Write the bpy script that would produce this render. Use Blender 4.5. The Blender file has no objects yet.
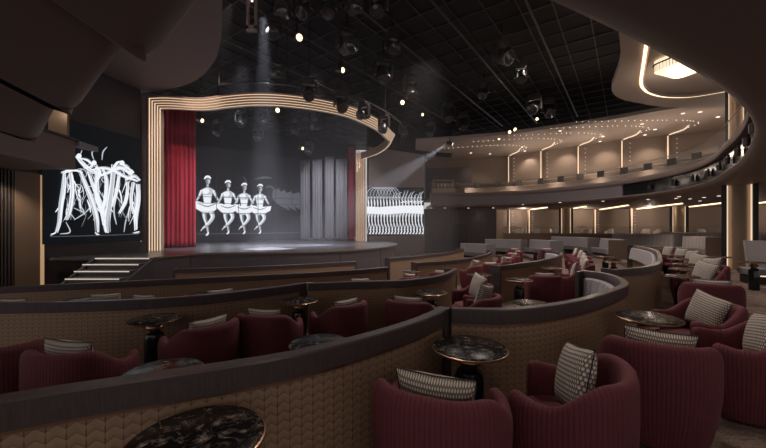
import bpy, math, random
from mathutils import Vector
random.seed(7)
sc = bpy.context.scene
COL = sc.collection
PI = math.pi
EYE, F, CX, HY = 1.6, 340.0, 383.0, 228.0


def at(px, py, z):
    """point of the horizontal plane z seen at a pixel of the photograph"""
    d = F * (EYE - z) / (py - HY)
    return ((px - CX) / F * d, d)


def smooth(t):
    t = max(0.0, min(1.0, t))
    return t * t * (3 - 2 * t)


# ------------------------------------------------------------------ materials
def mat(name, col, rough=0.6, metal=0.0, emit=None, es=0.0, sheen=0.0, coat=0.0, spec=None):
    m = bpy.data.materials.new(name)
    m.use_nodes = True
    b = m.node_tree.nodes['Principled BSDF']
    b.inputs['Base Color'].default_value = (*col, 1)
    b.inputs['Roughness'].default_value = rough
    b.inputs['Metallic'].default_value = metal
    if emit:
        b.inputs['Emission Color'].default_value = (*emit, 1)
        b.inputs['Emission Strength'].default_value = es
    if sheen:
        b.inputs['Sheen Weight'].default_value = sheen
        b.inputs['Sheen Roughness'].default_value = 0.35
        b.inputs['Sheen Tint'].default_value = (*[min(1, c * 3 + .25) for c in col], 1)
    if coat:
        b.inputs['Coat Weight'].default_value = coat
        b.inputs['Coat Roughness'].default_value = 0.1
    if spec is not None:
        b.inputs['Specular IOR Level'].default_value = spec
    return m


class NT:
    def __init__(self, m):
        self.t = m.node_tree
        self.b = self.t.nodes['Principled BSDF']

    def n(self, kind, **kw):
        o = self.t.nodes.new(kind)
        for k, v in kw.items():
            if k in o.inputs:
                o.inputs[k].default_value = v
            else:
                setattr(o, k, v)
        return o

    def l(self, a, b):
        self.t.links.new(a, b)

    def math(self, op, a, b=None):
        o = self.t.nodes.new('ShaderNodeMath')
        o.operation = op
        for i, v in enumerate((a, b)):
            if v is None:
                continue
            if isinstance(v, (int, float)):
                o.inputs[i].default_value = v
            else:
                self.l(v, o.inputs[i])
        return o.outputs[0]

    def uv(self):
        tc = self.n('ShaderNodeTexCoord')
        s = self.n('ShaderNodeSeparateXYZ')
        self.l(tc.outputs['UV'], s.inputs[0])
        return tc.outputs['UV'], s.outputs[0], s.outputs[1]

    def ramp(self, fac, stops):
        r = self.n('ShaderNodeValToRGB')
        e = r.color_ramp.elements
        while len(e) < len(stops):
            e.new(0.5)
        for i, (p, c) in enumerate(stops):
            e[i].position = p
            e[i].color = (*c, 1)
        self.l(fac, r.inputs[0])
        return r.outputs[0]

    def bump(self, h, strength=0.5, dist=0.01):
        b = self.n('ShaderNodeBump')
        b.inputs['Strength'].default_value = strength
        b.inputs['Distance'].default_value = dist
        self.l(h, b.inputs['Height'])
        self.l(b.outputs[0], self.b.inputs['Normal'])


def ribbed(name, col, pitch, rough=.8, sheen=.3, depth=.004, groove=.55):
    """fabric stitched in upright ribs (u of the UV runs along the surface in metres)"""
    m = mat(name, col, rough, sheen=sheen)
    t = NT(m)
    uv, u, v = t.uv()
    f = t.math('FRACT', t.math('DIVIDE', u, pitch))
    a = t.math('ABSOLUTE', t.math('SUBTRACT', t.math('MULTIPLY', f, 2.0), 1.0))
    h = t.math('SQRT', t.math('SUBTRACT', 1.0, t.math('POWER', a, 2.0)))
    t.bump(h, .8, depth)
    nz = t.n('ShaderNodeTexNoise', Scale=14.0, Detail=3.0)
    t.l(uv, nz.inputs['Vector'])
    k = t.math('MULTIPLY', t.math('ADD', t.math('MULTIPLY', h, 1 - groove), groove), t.math('ADD', t.math('MULTIPLY', nz.outputs[0], .5), .75))
    c = t.ramp(k, [(0, tuple(x * .15 for x in col)), (1, tuple(min(1, x * 1.15) for x in col))])
    t.l(c, t.b.inputs['Base Color'])
    return m


M = {}
M['velvet'] = ribbed('burgundy_velvet', (.118, .020, .027), .026, .8, .08)
M['velvet_seat'] = mat('burgundy_velvet_plain', (.115, .020, .026), .8, sheen=.08)
M['grey_fabric'] = ribbed('grey_channel_fabric', (.31, .285, .288), .24, .8, .15, .02, .75)
M['seat_fabric'] = mat('grey_seat_fabric', (.19, .17, .17), .85, sheen=.15)
M['black'] = mat('black_metal', (.012, .012, .013), .45)
M['black_gloss'] = mat('black_gloss', (.01, .01, .011), .18, spec=.5)
M['dark_plain'] = mat('dark_plinth', (.010, .008, .008), .6)
M['bronze'] = mat('bronze', (.42, .25, .16), .3, 1.0)
M['gold'] = mat('champagne_metal', (.66, .47, .33), .36, .5)
M['gold_dim'] = mat('gold_panel', (.27, .19, .13), .45, .5)
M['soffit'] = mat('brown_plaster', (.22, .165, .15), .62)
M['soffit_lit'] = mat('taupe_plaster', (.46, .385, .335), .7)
M['taupe'] = mat('taupe_wall', (.27, .205, .165), .6)
M['brown_panel'] = mat('brown_wall_panel', (.20, .135, .09), .5)
M['dark_wall'] = mat('dark_wall', (.055, .045, .05), .55)
M['grey_wall'] = mat('grey_wall', (.24, .21, .215), .6)
M['ceil'] = mat('black_ceiling', (.009, .0075, .008), .8)
M['gridbar'] = mat('ceiling_bar', (.06, .052, .05), .5)
M['stage'] = mat('stage_floor', (.09, .085, .095), .28)
M['stage_face'] = mat('stage_front', (.085, .066, .072), .5)
M['screen'] = mat('led_panel_black', (.006, .007, .009), .5, emit=(.35, .45, .6), es=.010, spec=.1)
M['ink'] = mat('screen_white', (.0, .0, .0), .5, emit=(.92, .95, 1.0), es=.95)
M['ink_mid'] = mat('screen_light_grey', (.0, .0, .0), .5, emit=(.85, .9, 1.0), es=.60)
M['ink_low'] = mat('screen_mid_grey', (.0, .0, .0), .5, emit=(.82, .88, 1.0), es=.2)
M['ink_dim'] = mat('screen_dark_grey', (.0, .0, .0), .5, emit=(.8, .85, 1.0), es=.10)
M['screen_grey'] = mat('led_panel_grey', (.008, .008, .009), .5, emit=(.8, .78, .9), es=.008, spec=.1)
M['joint'] = mat('panel_joint', (.01, .01, .011), .5)
M['led'] = mat('warm_led', (.9, .7, .5), .5, emit=(1.0, .70, .44), es=2.2)
M['led_soft'] = mat('warm_led_soft', (.9, .7, .5), .5, emit=(1.0, .78, .56), es=.85)
M['led_portal'] = mat('portal_led', (.9, .7, .5), .5, emit=(1.0, .78, .56), es=.95)
M['strip_glow'] = mat('gold_strip_glow', (.6, .42, .27), .5, emit=(1.0, .62, .34), es=.32)
M['led_white'] = mat('white_led', (.9, .85, .8), .5, emit=(1.0, .88, .74), es=1.6)
M['led_dim'] = mat('step_led', (.9, .85, .8), .5, emit=(1.0, .86, .68), es=.45)
M['lamp_hot'] = mat('lamp_lens_lit', (.9, .8, .7), .4, emit=(1.0, .72, .42), es=2.4)
M['lens'] = mat('lamp_lens', (.05, .05, .055), .08, spec=.8)
M['fixture'] = mat('fixture_body', (.10, .09, .088), .3, .5)
M['lantern'] = mat('lantern_skin', (.9, .7, .5), .5, emit=(1.0, .80, .56), es=1.1)
M['glass'] = mat('clear_glass', (.55, .5, .46), .05)
gb = NT(M['glass']).b
gb.inputs['Alpha'].default_value = .10
gb.inputs['Specular IOR Level'].default_value = .12
gb.inputs['Roughness'].default_value = .4
M['slat'] = mat('dark_slat', (.055, .043, .038), .5)
M['white_cloth'] = mat('pale_table_item', (.75, .7, .64), .6)

m = M['red_curtain'] = mat('red_curtain', (.33, .014, .034), .75, sheen=.2)
m = M['grey_curtain'] = mat('grey_curtain', (.20, .185, .20), .8)

# woven cushion cover
m = M['cushion'] = mat('woven_cushion', (.5, .45, .38), .85)
t = NT(m)
uv, u, v = t.uv()
cu = t.math('DIVIDE', u, .0145)
row = t.math('FLOOR', t.math('DIVIDE', v, .026))
cu = t.math('ADD', cu, t.math('MULTIPLY', t.math('MODULO', row, 2.0), .5))
a = t.math('ABSOLUTE', t.math('SUBTRACT', t.math('MULTIPLY', t.math('FRACT', cu), 2.0), 1.0))
b_ = t.math('ABSOLUTE', t.math('SUBTRACT', t.math('MULTIPLY', t.math('FRACT', t.math('DIVIDE', v, .026)), 2.0), 1.0))
d = t.math('SQRT', t.math('ADD', t.math('POWER', a, 2.0), t.math('POWER', t.math('MULTIPLY', b_, .85), 2.0)))
h = t.math('SUBTRACT', 1.0, d)
t.l(t.ramp(h, [(0.0, (.13, .105, .09)), (.18, (.22, .185, .16)), (.42, (.66, .585, .49)), (1.0, (.80, .72, .61))]), t.b.inputs['Base Color'])
t.bump(h, .7, .008)
M['cushion_edge'] = mat('cushion_piping', (.04, .03, .03), .8)

# scale-quilted wall covering
m = M['quilt'] = mat('quilted_leather', (.2, .13, .075), .5)
t = NT(m)
uv, u, v = t.uv()
fu = t.math('FRACT', t.math('DIVIDE', u, .068))
tri = t.math('ABSOLUTE', t.math('SUBTRACT', t.math('MULTIPLY', fu, 2.0), 1.0))
saw = t.math('FRACT', t.math('ADD', t.math('DIVIDE', v, .050), t.math('MULTIPLY', tri, .5)))
seam = t.math('GREATER_THAN', tri, .92)
h = t.math('SUBTRACT', t.math('POWER', saw, .6), t.math('MULTIPLY', seam, .6))
t.bump(h, .75, .006)
t.l(t.ramp(h, [(0.0, (.135, .078, .048)), (.25, (.27, .170, .105)), (1.0, (.37, .245, .155))]), t.b.inputs['Base Color'])

M['quilt_dark'] = mat('brown_leather_panel', (.13, .085, .06), .5)
# dark stained timber capping
m = M['cap'] = mat('dark_oak', (.075, .058, .058), .38)
t = NT(m)
uv, u, v = t.uv()
mp = t.n('ShaderNodeMapping')
mp.inputs['Scale'].default_value = (160, 9, 1)
t.l(uv, mp.inputs['Vector'])
nz = t.n('ShaderNodeTexNoise', Scale=1.0, Detail=4.0)
t.l(mp.outputs[0], nz.inputs['Vector'])
t.l(t.ramp(nz.outputs[0], [(.25, (.040, .028, .028)), (.75, (.090, .067, .067))]), t.b.inputs['Base Color'])

# black marble with pale veins
m = M['marble'] = mat('black_marble', (.02, .02, .02), .24, spec=.09)
t = NT(m)
tc = t.n('ShaderNodeTexCoord')
n1 = t.n('ShaderNodeTexNoise', Scale=7.0, Detail=6.0, Roughness=.65, Distortion=1.5)
t.l(tc.outputs['Object'], n1.inputs['Vector'])
ridge = t.math('ABSOLUTE', t.math('SUBTRACT', n1.outputs[0], .5))
n2 = t.n('ShaderNodeTexNoise', Scale=22.0, Detail=4.0)
t.l(tc.outputs['Object'], n2.inputs['Vector'])
vv = t.math('MULTIPLY', t.math('SUBTRACT', 1.0, t.math('MULTIPLY', ridge, 16.0)), t.math('MULTIPLY', t.math('SUBTRACT', n2.outputs[0], .33), 2.6))
t.l(t.ramp(vv, [(0.10, (.008, .007, .007)), (.5, (.085, .07, .06)), (.95, (.42, .35, .30))]), t.b.inputs['Base Color'])

# patterned carpet
m = M['carpet'] = mat('patterned_carpet', (.1, .06, .04), .95)
t = NT(m)
tc = t.n('ShaderNodeTexCoord')
n1 = t.n('ShaderNodeTexNoise', Scale=1.6, Detail=3.0, Distortion=2.2)
t.l(tc.outputs['Object'], n1.inputs['Vector'])
n2 = t.n('ShaderNodeTexNoise', Scale=60.0, Detail=3.0)
t.l(tc.outputs['Object'], n2.inputs['Vector'])
k = t.math('ADD', n1.outputs[0], t.math('MULTIPLY', t.math('SUBTRACT', n2.outputs[0], .5), .5))
t.l(t.ramp(k, [(.30, (.055, .034, .030)), (.48, (.13, .09, .075)), (.55, (.26, .19, .15)), (.62, (.10, .055, .035)), (.75, (.20, .11, .06))]), t.b.inputs['Base Color'])
t.bump(n2.outputs[0], .5, .01)

# fine upright boarding
m = M['boards'] = mat('dark_upright_boarding', (.06, .05, .055), .5)
t = NT(m)
uv, u, v = t.uv()
f = t.math('FRACT', t.math('DIVIDE', u, .22))
g = t.math('GREATER_THAN', f, .12)
t.bump(g, .8, .02)
t.l(t.ramp(g, [(0, (.022, .018, .02)), (1, (.078, .064, .068))]), t.b.inputs['Base Color'])

# ------------------------------------------------------------------ mesh builder


class MB:
    def __init__(self):
        self.v, self.f, self.uv = [], [], []

    def face(self, idx, uvs=None):
        self.f.append(tuple(idx))
        self.uv.append(uvs)

    def grid(self, rows, us=None, vs=None, close_u=False):
        """rows[i][j] points; i runs along u, j along v"""
        b = len(self.v)
        nr, nc = len(rows), len(rows[0])
        for r in rows:
            self.v.extend(tuple(p) for p in r)
        us = us or [i * .1 for i in range(nr + 1)]
        for i in range(nr if close_u else nr - 1):
            i2 = (i + 1) % nr
            for j in range(nc - 1):
                v0 = vs[i][j] if vs else j * .1
                v1 = vs[i][j + 1] if vs else (j + 1) * .1
                self.face((b + i * nc + j, b + i2 * nc + j, b + i2 * nc + j + 1, b + i * nc + j + 1),
                          ((us[i], v0), (us[i + 1], v0), (us[i + 1], v1), (us[i], v1)))
        return b

    def box(self, x0, x1, y0, y1, z0, z1, rot=0, c=(0, 0)):
        b = len(self.v)
        cs, sn = math.cos(rot), math.sin(rot)
        for z in (z0, z1):
            for x, y in ((x0, y0), (x1, y0), (x1, y1), (x0, y1)):
                self.v.append((c[0] + x * cs - y * sn, c[1] + x * sn + y * cs, z))
        for q in ((3, 2, 1, 0), (4, 5, 6, 7), (0, 1, 5, 4), (1, 2, 6, 5), (2, 3, 7, 6), (3, 0, 4, 7)):
            self.face([b + k for k in q])
        return self

    def lathe(self, prof, c=(0, 0), seg=28, z0=0):
        rows = []
        for i in range(seg):
            a = 2 * PI * i / seg
            rows.append([(c[0] + r * math.cos(a), c[1] + r * math.sin(a), z0 + z) for r, z in prof])
        self.grid(rows, us=[2 * PI * i / seg * .2 for i in range(seg + 1)], close_u=True)
        b = len(self.v) - seg * len(prof)
        n = len(prof)
        if prof[0][0] > 1e-6:
            self.face([b + i * n for i in reversed(range(seg))])
        if prof[-1][0] > 1e-6:
            self.face([b + i * n + n - 1 for i in range(seg)])
        return self

    def tube(self, pts, r, seg=6, cap=True):
        pts = [Vector(p) for p in pts]
        rows = []
        for i, p in enumerate(pts):
            d = (pts[min(i + 1, len(pts) - 1)] - pts[max(i - 1, 0)]).normalized()
            up = Vector((0, 0, 1)) if abs(d.z) < .9 else Vector((1, 0, 0))
            a = d.cross(up).normalized()
            c = d.cross(a)
            rr = r[i] if isinstance(r, (list, tuple)) else r
            rows.append([p + (a * math.cos(2 * PI * k / seg) + c * math.sin(2 * PI * k / seg)) * rr for k in range(seg)] )
        for rw in rows:
            rw.append(rw[0].copy())
        b = self.grid(rows)
        n = seg + 1
        if cap:
            self.face([b + k for k in range(seg)])
            self.face([b + (len(pts) - 1) * n + k for k in reversed(range(seg))])
        return self

    def sweep(self, path, prof, closed=True, ends=True):
        """profile of (offset to the left of the path, z) swept along a plan path"""
        nrm = normals(path)
        us = [0]
        for i in range(1, len(path)):
            us.append(us[-1] + math.dist(path[i], path[i - 1]))
        pr = list(prof) + ([prof[0]] if closed else [])
        vs = [0]
        for i in range(1, len(pr)):
            vs.append(vs[-1] + math.dist(pr[i], pr[i - 1]))
        rows = [[(p[0] + n[0] * o, p[1] + n[1] * o, z) for o, z in pr] for p, n in zip(path, nrm)]
        b = self.grid(rows, us=us + [0], vs=[vs] * len(rows))
        if closed and ends:
            k = len(pr)
            self.face([b + j for j in range(k - 1)])
            e = b + (len(path) - 1) * k
            self.face([e + j for j in reversed(range(k - 1))])
        return self

    def prism(self, poly, z0, z1):
        b = len(self.v)
        n = len(poly)
        self.v.extend((x, y, z0) for x, y in poly)
        self.v.extend((x, y, z1) for x, y in poly)
        self.face([b + i for i in reversed(range(n))])
        self.face([b + n + i for i in range(n)])
        for i in range(n):
            j = (i + 1) % n
            self.face((b + i, b + j, b + n + j, b + n + i))
        return self

    def build(self, name, m, parent=None, smooth_deg=35, bevel=0, loc=None, fix=True):
        me = bpy.data.meshes.new(name)
        me.from_pydata(self.v, [], self.f)
        uvl = me.uv_layers.new(name='UVMap')
        for p, uvs in zip(me.polygons, self.uv):
            for k, li in enumerate(p.loop_indices):
                if uvs:
                    uvl.data[li].uv = uvs[k]
                else:
                    co = me.vertices[me.loops[li].vertex_index].co
                    n = p.normal
                    if abs(n.z) > .7:
                        uvl.data[li].uv = (co.x, co.y)
                    else:
                        h_ = math.hypot(n.x, n.y) or 1
                        uvl.data[li].uv = (co.x * -n.y / h_ + co.y * n.x / h_, co.z)
        if fix:
            import bmesh
            bm = bmesh.new()
            bm.from_mesh(me)
            bmesh.ops.remove_doubles(bm, verts=bm.verts, dist=1e-5)
            bmesh.ops.recalc_face_normals(bm, faces=bm.faces)
            bm.to_mesh(me)
            bm.free()
        if smooth_deg:
            me.shade_smooth()
            me.set_sharp_from_angle(angle=math.radians(smooth_deg))
        me.materials.append(m if not isinstance(m, str) else M[m])
        o = bpy.data.objects.new(name, me)
        COL.objects.link(o)
        if parent:
            o.parent = parent
        if loc:
            o.location = loc
        if bevel:
            bv = o.modifiers.new('bevel', 'BEVEL')
            bv.width = bevel
            bv.segments = 3
            bv.limit_method = 'ANGLE'
        return o


def normals(path):
    out = []
    for i in range(len(path)):
        a, b = path[max(i - 1, 0)], path[min(i + 1, len(path) - 1)]
        dx, dy = b[0] - a[0], b[1] - a[1]
        l = math.hypot(dx, dy) or 1
        out.append((-dy / l, dx / l))
    return out


def spline(pts, step=.15):
    """Catmull-Rom through plan points, resampled"""
    P = [tuple(2 * a - b for a, b in zip(pts[0], pts[1]))] + list(pts) + [tuple(2 * a - b for a, b in zip(pts[-1], pts[-2]))]
    out = []
    for i in range(1, len(P) - 2):
        p0, p1, p2, p3 = P[i - 1:i + 3]
        n = max(2, int(math.dist(p1, p2) / step))
        for k in range(n):
            s = k / n
            out.append(tuple(.5 * (2 * b + (c - a) * s + (2 * a - 5 * b + 4 * c - d) * s * s + (3 * b - a - 3 * c + d) * s ** 3)
                             for a, b, c, d in zip(p0, p1, p2, p3)))
    out.append(tuple(pts[-1]))
    return out


def rounded(poly, radii, n=8):
    """polygon with rounded corners"""
    out = []
    k = len(poly)
    for i, p in enumerate(poly):
        r = radii[i] if isinstance(radii, (list, tuple)) else radii
        if r <= 0:
            out.append(p)
            continue
        a, b = Vector(poly[i - 1]), Vector(poly[(i + 1) % k])
        p = Vector(p)
        da, db = (a - p).normalized(), (b - p).normalized()
        s, e = p + da * r, p + db * r
        for j in range(n + 1):
            t_ = j / n
            q = s * (1 - t_) ** 2 + p * 2 * t_ * (1 - t_) + e * t_ ** 2
            out.append((q.x, q.y))
    return out


def tag(o, label=None, cat=None, group=None, kind=None):
    if label:
        o['label'] = label
    if cat:
        o['category'] = cat
    if group:
        o['group'] = group
    if kind:
        o['kind'] = kind
    return o


def empty(name, loc=(0, 0, 0), rz=0):
    o = bpy.data.objects.new(name, None)
    o.empty_display_size = .2
    COL.objects.link(o)
    o.location = loc
    o.rotation_euler = (0, 0, rz)
    return o


def dup(root, loc, rz=0, label=None, group=None, scale=None):
    r = root.copy()
    COL.objects.link(r)
    r.location = loc
    r.rotation_euler = (root.rotation_euler[0], root.rotation_euler[1], rz)
    for ch in list(root.children):
        c = ch.copy()
        COL.objects.link(c)
        c.parent = r
        for g in ch.children:
            d_ = g.copy()
            COL.objects.link(d_)
            d_.parent = c
    if label:
        r['label'] = label
    if group:
        r['group'] = group
    return r


def struct(name, mb, m, label=None, **kw):
    o = mb.build(name, m, **kw)
    o['kind'] = 'structure'
    o['label'] = label or name.replace('_', ' ')
    o['category'] = name.split('_')[0]
    return o


ORD = ['', 'first', 'second', 'third', 'fourth', 'fifth', 'sixth', 'seventh', 'eighth', 'ninth', 'tenth', 'eleventh', 'twelfth',
       'thirteenth', 'fourteenth', 'fifteenth', 'sixteenth', 'seventeenth', 'eighteenth', 'nineteenth', 'twentieth',
       'twenty-first', 'twenty-second', 'twenty-third', 'twenty-fourth', 'twenty-fifth', 'twenty-sixth', 'twenty-seventh',
       'twenty-eighth', 'twenty-ninth', 'thirtieth', 'thirty-first', 'thirty-second', 'thirty-third']

def aim(o, target):
    d = Vector(target) - o.location
    o.rotation_euler = d.to_track_quat('-Z', 'Y').to_euler()


def spot(name, loc, target, power, deg, col=(1, 1, 1), size=.06, blend=.4):
    l = bpy.data.lights.new(name, 'SPOT')
    l.energy, l.spot_size, l.color, l.shadow_soft_size, l.spot_blend = power, math.radians(deg), col, size, blend
    o = bpy.data.objects.new(name, l)
    COL.objects.link(o)
    o.location = loc
    aim(o, target)
    return o


def point(name, loc, power, col, size=.1):
    l = bpy.data.lights.new(name, 'POINT')
    l.energy, l.color, l.shadow_soft_size = power, col, size
    o = bpy.data.objects.new(name, l)
    COL.objects.link(o)
    o.location = loc
    return o


def area(name, loc, target, power, sx, sy, col):
    l = bpy.data.lights.new(name, 'AREA')
    l.shape = 'RECTANGLE'
    l.energy, l.color, l.size, l.size_y = power, col, sx, sy
    o = bpy.data.objects.new(name, l)
    COL.objects.link(o)
    o.location = loc
    aim(o, target)
    return o


U = (.583, .812)          # along the stage front
V = (.812, -.583)         # from the stage out to the seats

# ------------------------------------------------------------------ rows of curved banquettes
ZA, ZB, ZC, ZD = 0.0, -.20, -.40, -.52
W1a = spline([(-2.7, .78), (-1.58, 1.38), (-1.25, 1.535), (-.90, 1.69), (-.48, 1.90), (-.02, 2.28), (.30, 2.62), (.54, 2.96)])
W1b = spline([(.60, 2.968), (1.0, 2.93), (1.4, 3.03), (2.0, 3.36), (2.6, 3.83), (3.0, 4.2), (3.24, 4.55), (3.39, 4.9), (3.46, 5.2), (3.43, 5.45), (3.30, 5.62)], .08)
W1c = spline([(3.95, 5.75), (4.45, 5.95), (5.1, 6.4), (5.8, 7.1), (6.5, 7.95), (7.5, 9.2), (8.7, 10.8), (9.7, 12.5), (10.3, 13.9)])
W2a = spline([(-6.0, 4.05), (-4.6, 4.08), (-3.37, 4.22), (-2.53, 4.50), (-1.9, 4.98), (-1.32, 5.54)])
W2b = spline([(-1.22, 5.53), (-.55, 5.70), (.26, 5.83), (.66, 6.06), (1.03, 6.40), (1.37, 6.95), (1.62, 7.55)])
W2c = spline([(2.79, 8.1), (3.89, 9.0), (4.7, 9.8), (5.4, 10.6), (6.1, 11.6), (6.6, 12.6), (6.75, 13.3), (6.6, 13.8)])
W3a = spline([(-8.6, 5.9), (-7.14, 6.34), (-5.56, 6.93), (-3.98, 7.55), (-2.26, 8.2), (-.85, 8.9), (.14, 9.6)])
W3b = spline([(1.06, 10.8), (2.05, 11.4), (3.0, 12.3), (3.86, 13.5), (4.8, 15.2), (5.45, 17.0)])
W4a = spline([(-6.2, 10.1), (-4.6, 10.6), (-3.1, 11.3), (-1.0, 12.5)])
W4b = spline([(.27, 13.8), (1.9, 15.4), (3.5, 17.6), (4.6, 19.6), (4.75, 20.3), (4.5, 20.8)])
BANQ = [
    (W1a, ZA, ZB, 'nearest curved banquette back crossing the foreground from the left edge to the bend', .92, 1),
    (W1b, ZA, ZB, 'curved banquette back right of the foreground bend, curling round its grey upholstery', .70, 1),
    (W1c, ZA, ZA, 'long curved banquette by the right aisle tables with its channelled grey back in view', .50, 1),
    (W2a, ZB, ZC, 'second curved banquette back from the front, left of the bend by the small marble table', 1.0, 1),
    (W2b, ZB, ZC, 'curved banquette back behind the marble table at centre, ending in a pale end panel', .85, 1),
    (W2c, ZB, ZC, 'curved banquette with a slanted end left of the red chairs, sweeping to the right distance', .90, 1),
    (W3a, ZC, ZD, 'third curved banquette back on the left side, seen as a long dark rail', 1.0, 1),
    (W3b, ZC, ZD, 'short curved banquette starting behind the small table left of the distant red chairs', 1.0, 1),
    (W4a, ZD, ZD, 'low straight banquette back nearest the stage front, ending at the aisle gap', 1.0, 0),
    (W4b, ZD, ZD, 'curved banquette nearest the right of the stage, curling up at its far end', .9, 1),
]
for path, zu, zl, label, sf, seat in BANQ:
    c0 = path[0]
    root = empty('curved_banquette', (0, 0, 0))
    tag(root, label, 'banquette', 'curved banquettes of the auditorium rows')
    zc = zu + .90
    MB().sweep(path, [(.0, zl), (.0, zc - .13), (.085, zc - .13), (.085, zl)]).build('quilted_back', 'quilt', root)
    MB().sweep(path, [(-.012, zc - .145), (-.012, zc - .128), (.02, zc - .128), (.02, zc - .145)]).build('metal_trim', 'bronze', root)
    MB().sweep(path, [(-.02, zc - .128), (-.024, zc - .010), (-.016, zc), (.062, zc), (.07, zc - .010), (.084, zc - .128)]).build('timber_cap', 'cap', root)
    k = max(3, int(len(path) * sf))
    if seat:
        full = path[6 if path in (W1b, W2b) else 0:len(path) - (6 if path in (W1a, W2a) else 1)]
        MB().sweep(full, [(.087, zl + .36), (.087, zc - .14), (.12, zc - .10), (.17, zc - .12), (.19, zc - .2), (.25, zl + .36)]).build('padded_back', 'grey_fabric', root)
        sp = path[8 if path in (W1b, W2b) else 1:k - (8 if path in (W1a, W2a) else 0)]
        MB().sweep(sp, [(.09, zl + .14), (.09, zl + .355), (.60, zl + .42), (.66, zl + .40), (.68, zl + .36), (.66, zl + .14)]).build('seat', 'seat_fabric', root)
        MB().sweep(sp, [(.09, zl), (.09, zl + .138), (.58, zl + .138), (.58, zl)]).build('plinth', 'dark_plain', root)
    # end panel
    for e in ((0, 1) if path not in (W1a,) else (1,)):
        p = path[0] if e == 0 else path[-1]
        q = path[1] if e == 0 else path[-2]
        n = normals([path[0], path[1]] if e == 0 else [path[-2], path[-1]])[0]
        ang = math.atan2(n[1], n[0])
        s = -1 if e else 1
        if (path is W1a and e == 1) or (path is W2a and e == 1):
            # post where two lengths meet
            MB().box(-.024, .086, -.075, .055, zl, zc - .004, ang, p).build('corner_post', 'cap', root)
        else:
            if (path is W1b or path is W2b) and e == 0:
                continue
            MB().box(-.02, .27, -.025, .025, zl, zc - .002, ang, p).build('end_panel', 'cap', root, bevel=.006)

# ------------------------------------------------------------------ floor
def left_ext(*pts):
    return list(pts)

lineA = [(-9, -2.6), (-2.7, .78)] + W1a[3:] + W1b[:-8:2] + W1c[::2] + [(12.3, 18), (13.4, 24), (13.5, 34)]
lineB = [(-14, 3.2), (-6.0, 4.05)] + W2a[3:] + W2b[::2] + [(2.2, 7.85)] + W2c[:-4:2] + [(8.2, 17), (9.3, 22), (9.5, 34)]
lineC = [(-14, 4.2), (-8.6, 5.9)] + W3a[3:] + [(.6, 10.2)] + W3b[::2] + [(6.2, 20), (6.8, 25), (7, 34)]
fl = MB()
fl.prism(lineA + [(40, 34), (40, -5), (-9, -5)], -.75, ZA)
struct('floor', fl, 'carpet', 'patterned brown carpet on the upper seating tier')
struct('floor_middle', MB().prism(lineB + lineA[::-1] + [(-14, -2.6)], -.75, ZB), 'carpet', 'patterned brown carpet on the second seating tier')
struct('floor_lower', MB().prism(lineC + lineB[::-1], -.75, ZC), 'carpet', 'patterned brown carpet on the third seating tier')
struct('floor_front', MB().prism([(-16, 34)] + [(-16, 4.2)] + lineC + [(7, 34)], -.75, ZD), 'carpet', 'dark carpet between the lowest banquettes and the stage')

# ------------------------------------------------------------------ chairs
def superr(a, rx, ry, n=2.5):
    s, c = abs(math.sin(a)), abs(math.cos(a))
    return ((s / rx) ** n + (c / ry) ** n) ** (-1 / n)


def make_chair():
    root = empty('barrel_chair')
    N = 56
    A = math.radians(132)
    mb = MB()
    rows, us, vss = [], [0], []
    for i in range(N + 1):
        th = -A + 2 * A * i / N
        R = superr(th, .378, .372)
        ab = abs(math.degrees(th))
        H = .785 - .165 * smooth((ab - 48) / 52) + .02 * smooth((ab - 108) / 24)
        sec = [(R - .085, .028), (R - .055, .11), (R - .022, .26), (R - .004, .42), (R, .52), (R - .002, H - .06), (R - .010, H - .025),
               (R - .03, H - .004), (R - .05, H), (R - .072, H - .008), (R - .088, H - .03), (R - .095, H - .07), (R - .105, .46), (R - .11, .33)]
        dx, dy = math.sin(th), -math.cos(th)
        rows.append([(dx * r, dy * r, z) for r, z in sec])
        cum = [0]
        for j in range(1, len(sec)):
            cum.append(cum[-1] + math.dist(sec[j], sec[j - 1]))
        vss.append(cum)
        if i:
            p, q = rows[-1][4], rows[-2][4]
            us.append(us[-1] + math.dist(p[:2], q[:2]))
    b = mb.grid(rows, us=us + [0], vs=vss)
    k = len(rows[0])
    # round the front of each arm
    for i, s in ((0, 1), (N, -1)):
        idx = [b + i * k + j for j in range(k)]
        th = -A + 2 * A * i / N
        tang = (-math.cos(th) * s, -math.sin(th) * s)
        base = rows[i]
        cx_ = sum(p[0] for p in base) / k
        cy_ = sum(p[1] for p in base) / k
        prev = idx
        for r_, out in ((.8, .022), (.45, .036)):
            nb = len(mb.v)
            for p in base:
                mb.v.append((cx_ + (p[0] - cx_) * r_ + tang[0] * out, cy_ + (p[1] - cy_) * r_ + tang[1] * out, .42 + (p[2] - .42) * (1 - (1 - r_) * .25)))
            for j in range(k - 1):
                mb.face((prev[j], prev[j + 1], nb + j + 1, nb + j))
            prev = [nb + j for j in range(k)]
        mb.face(prev)
    mb.build('shell', 'velvet', root, 50)
    prof = [(0.0, .30), (.9, .30), (.97, .32), (1.0, .35), (1.0, .385), (.965, .412), (.88, .424), (0.0, .434)]
    rows = []
    for i in range(40):
        a = 2 * PI * i / 40
        R = superr(a, .264, .262, 2.4) * (1.0 if math.cos(a) > -.2 else 1.16)
        rows.append([(math.sin(a) * R * r, -math.cos(a) * R * r, z) for r, z in prof])
    s = MB()
    s.grid(rows, close_u=True)
    s.build('seat_cushion', 'velvet_seat', root, 60)
    p = MB()
    p.lathe([(.255, 0), (.265, .01), (.265, .09), (.22, .28)], seg=32)
    p.build('plinth', 'dark_plain', root)
    return root


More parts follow.
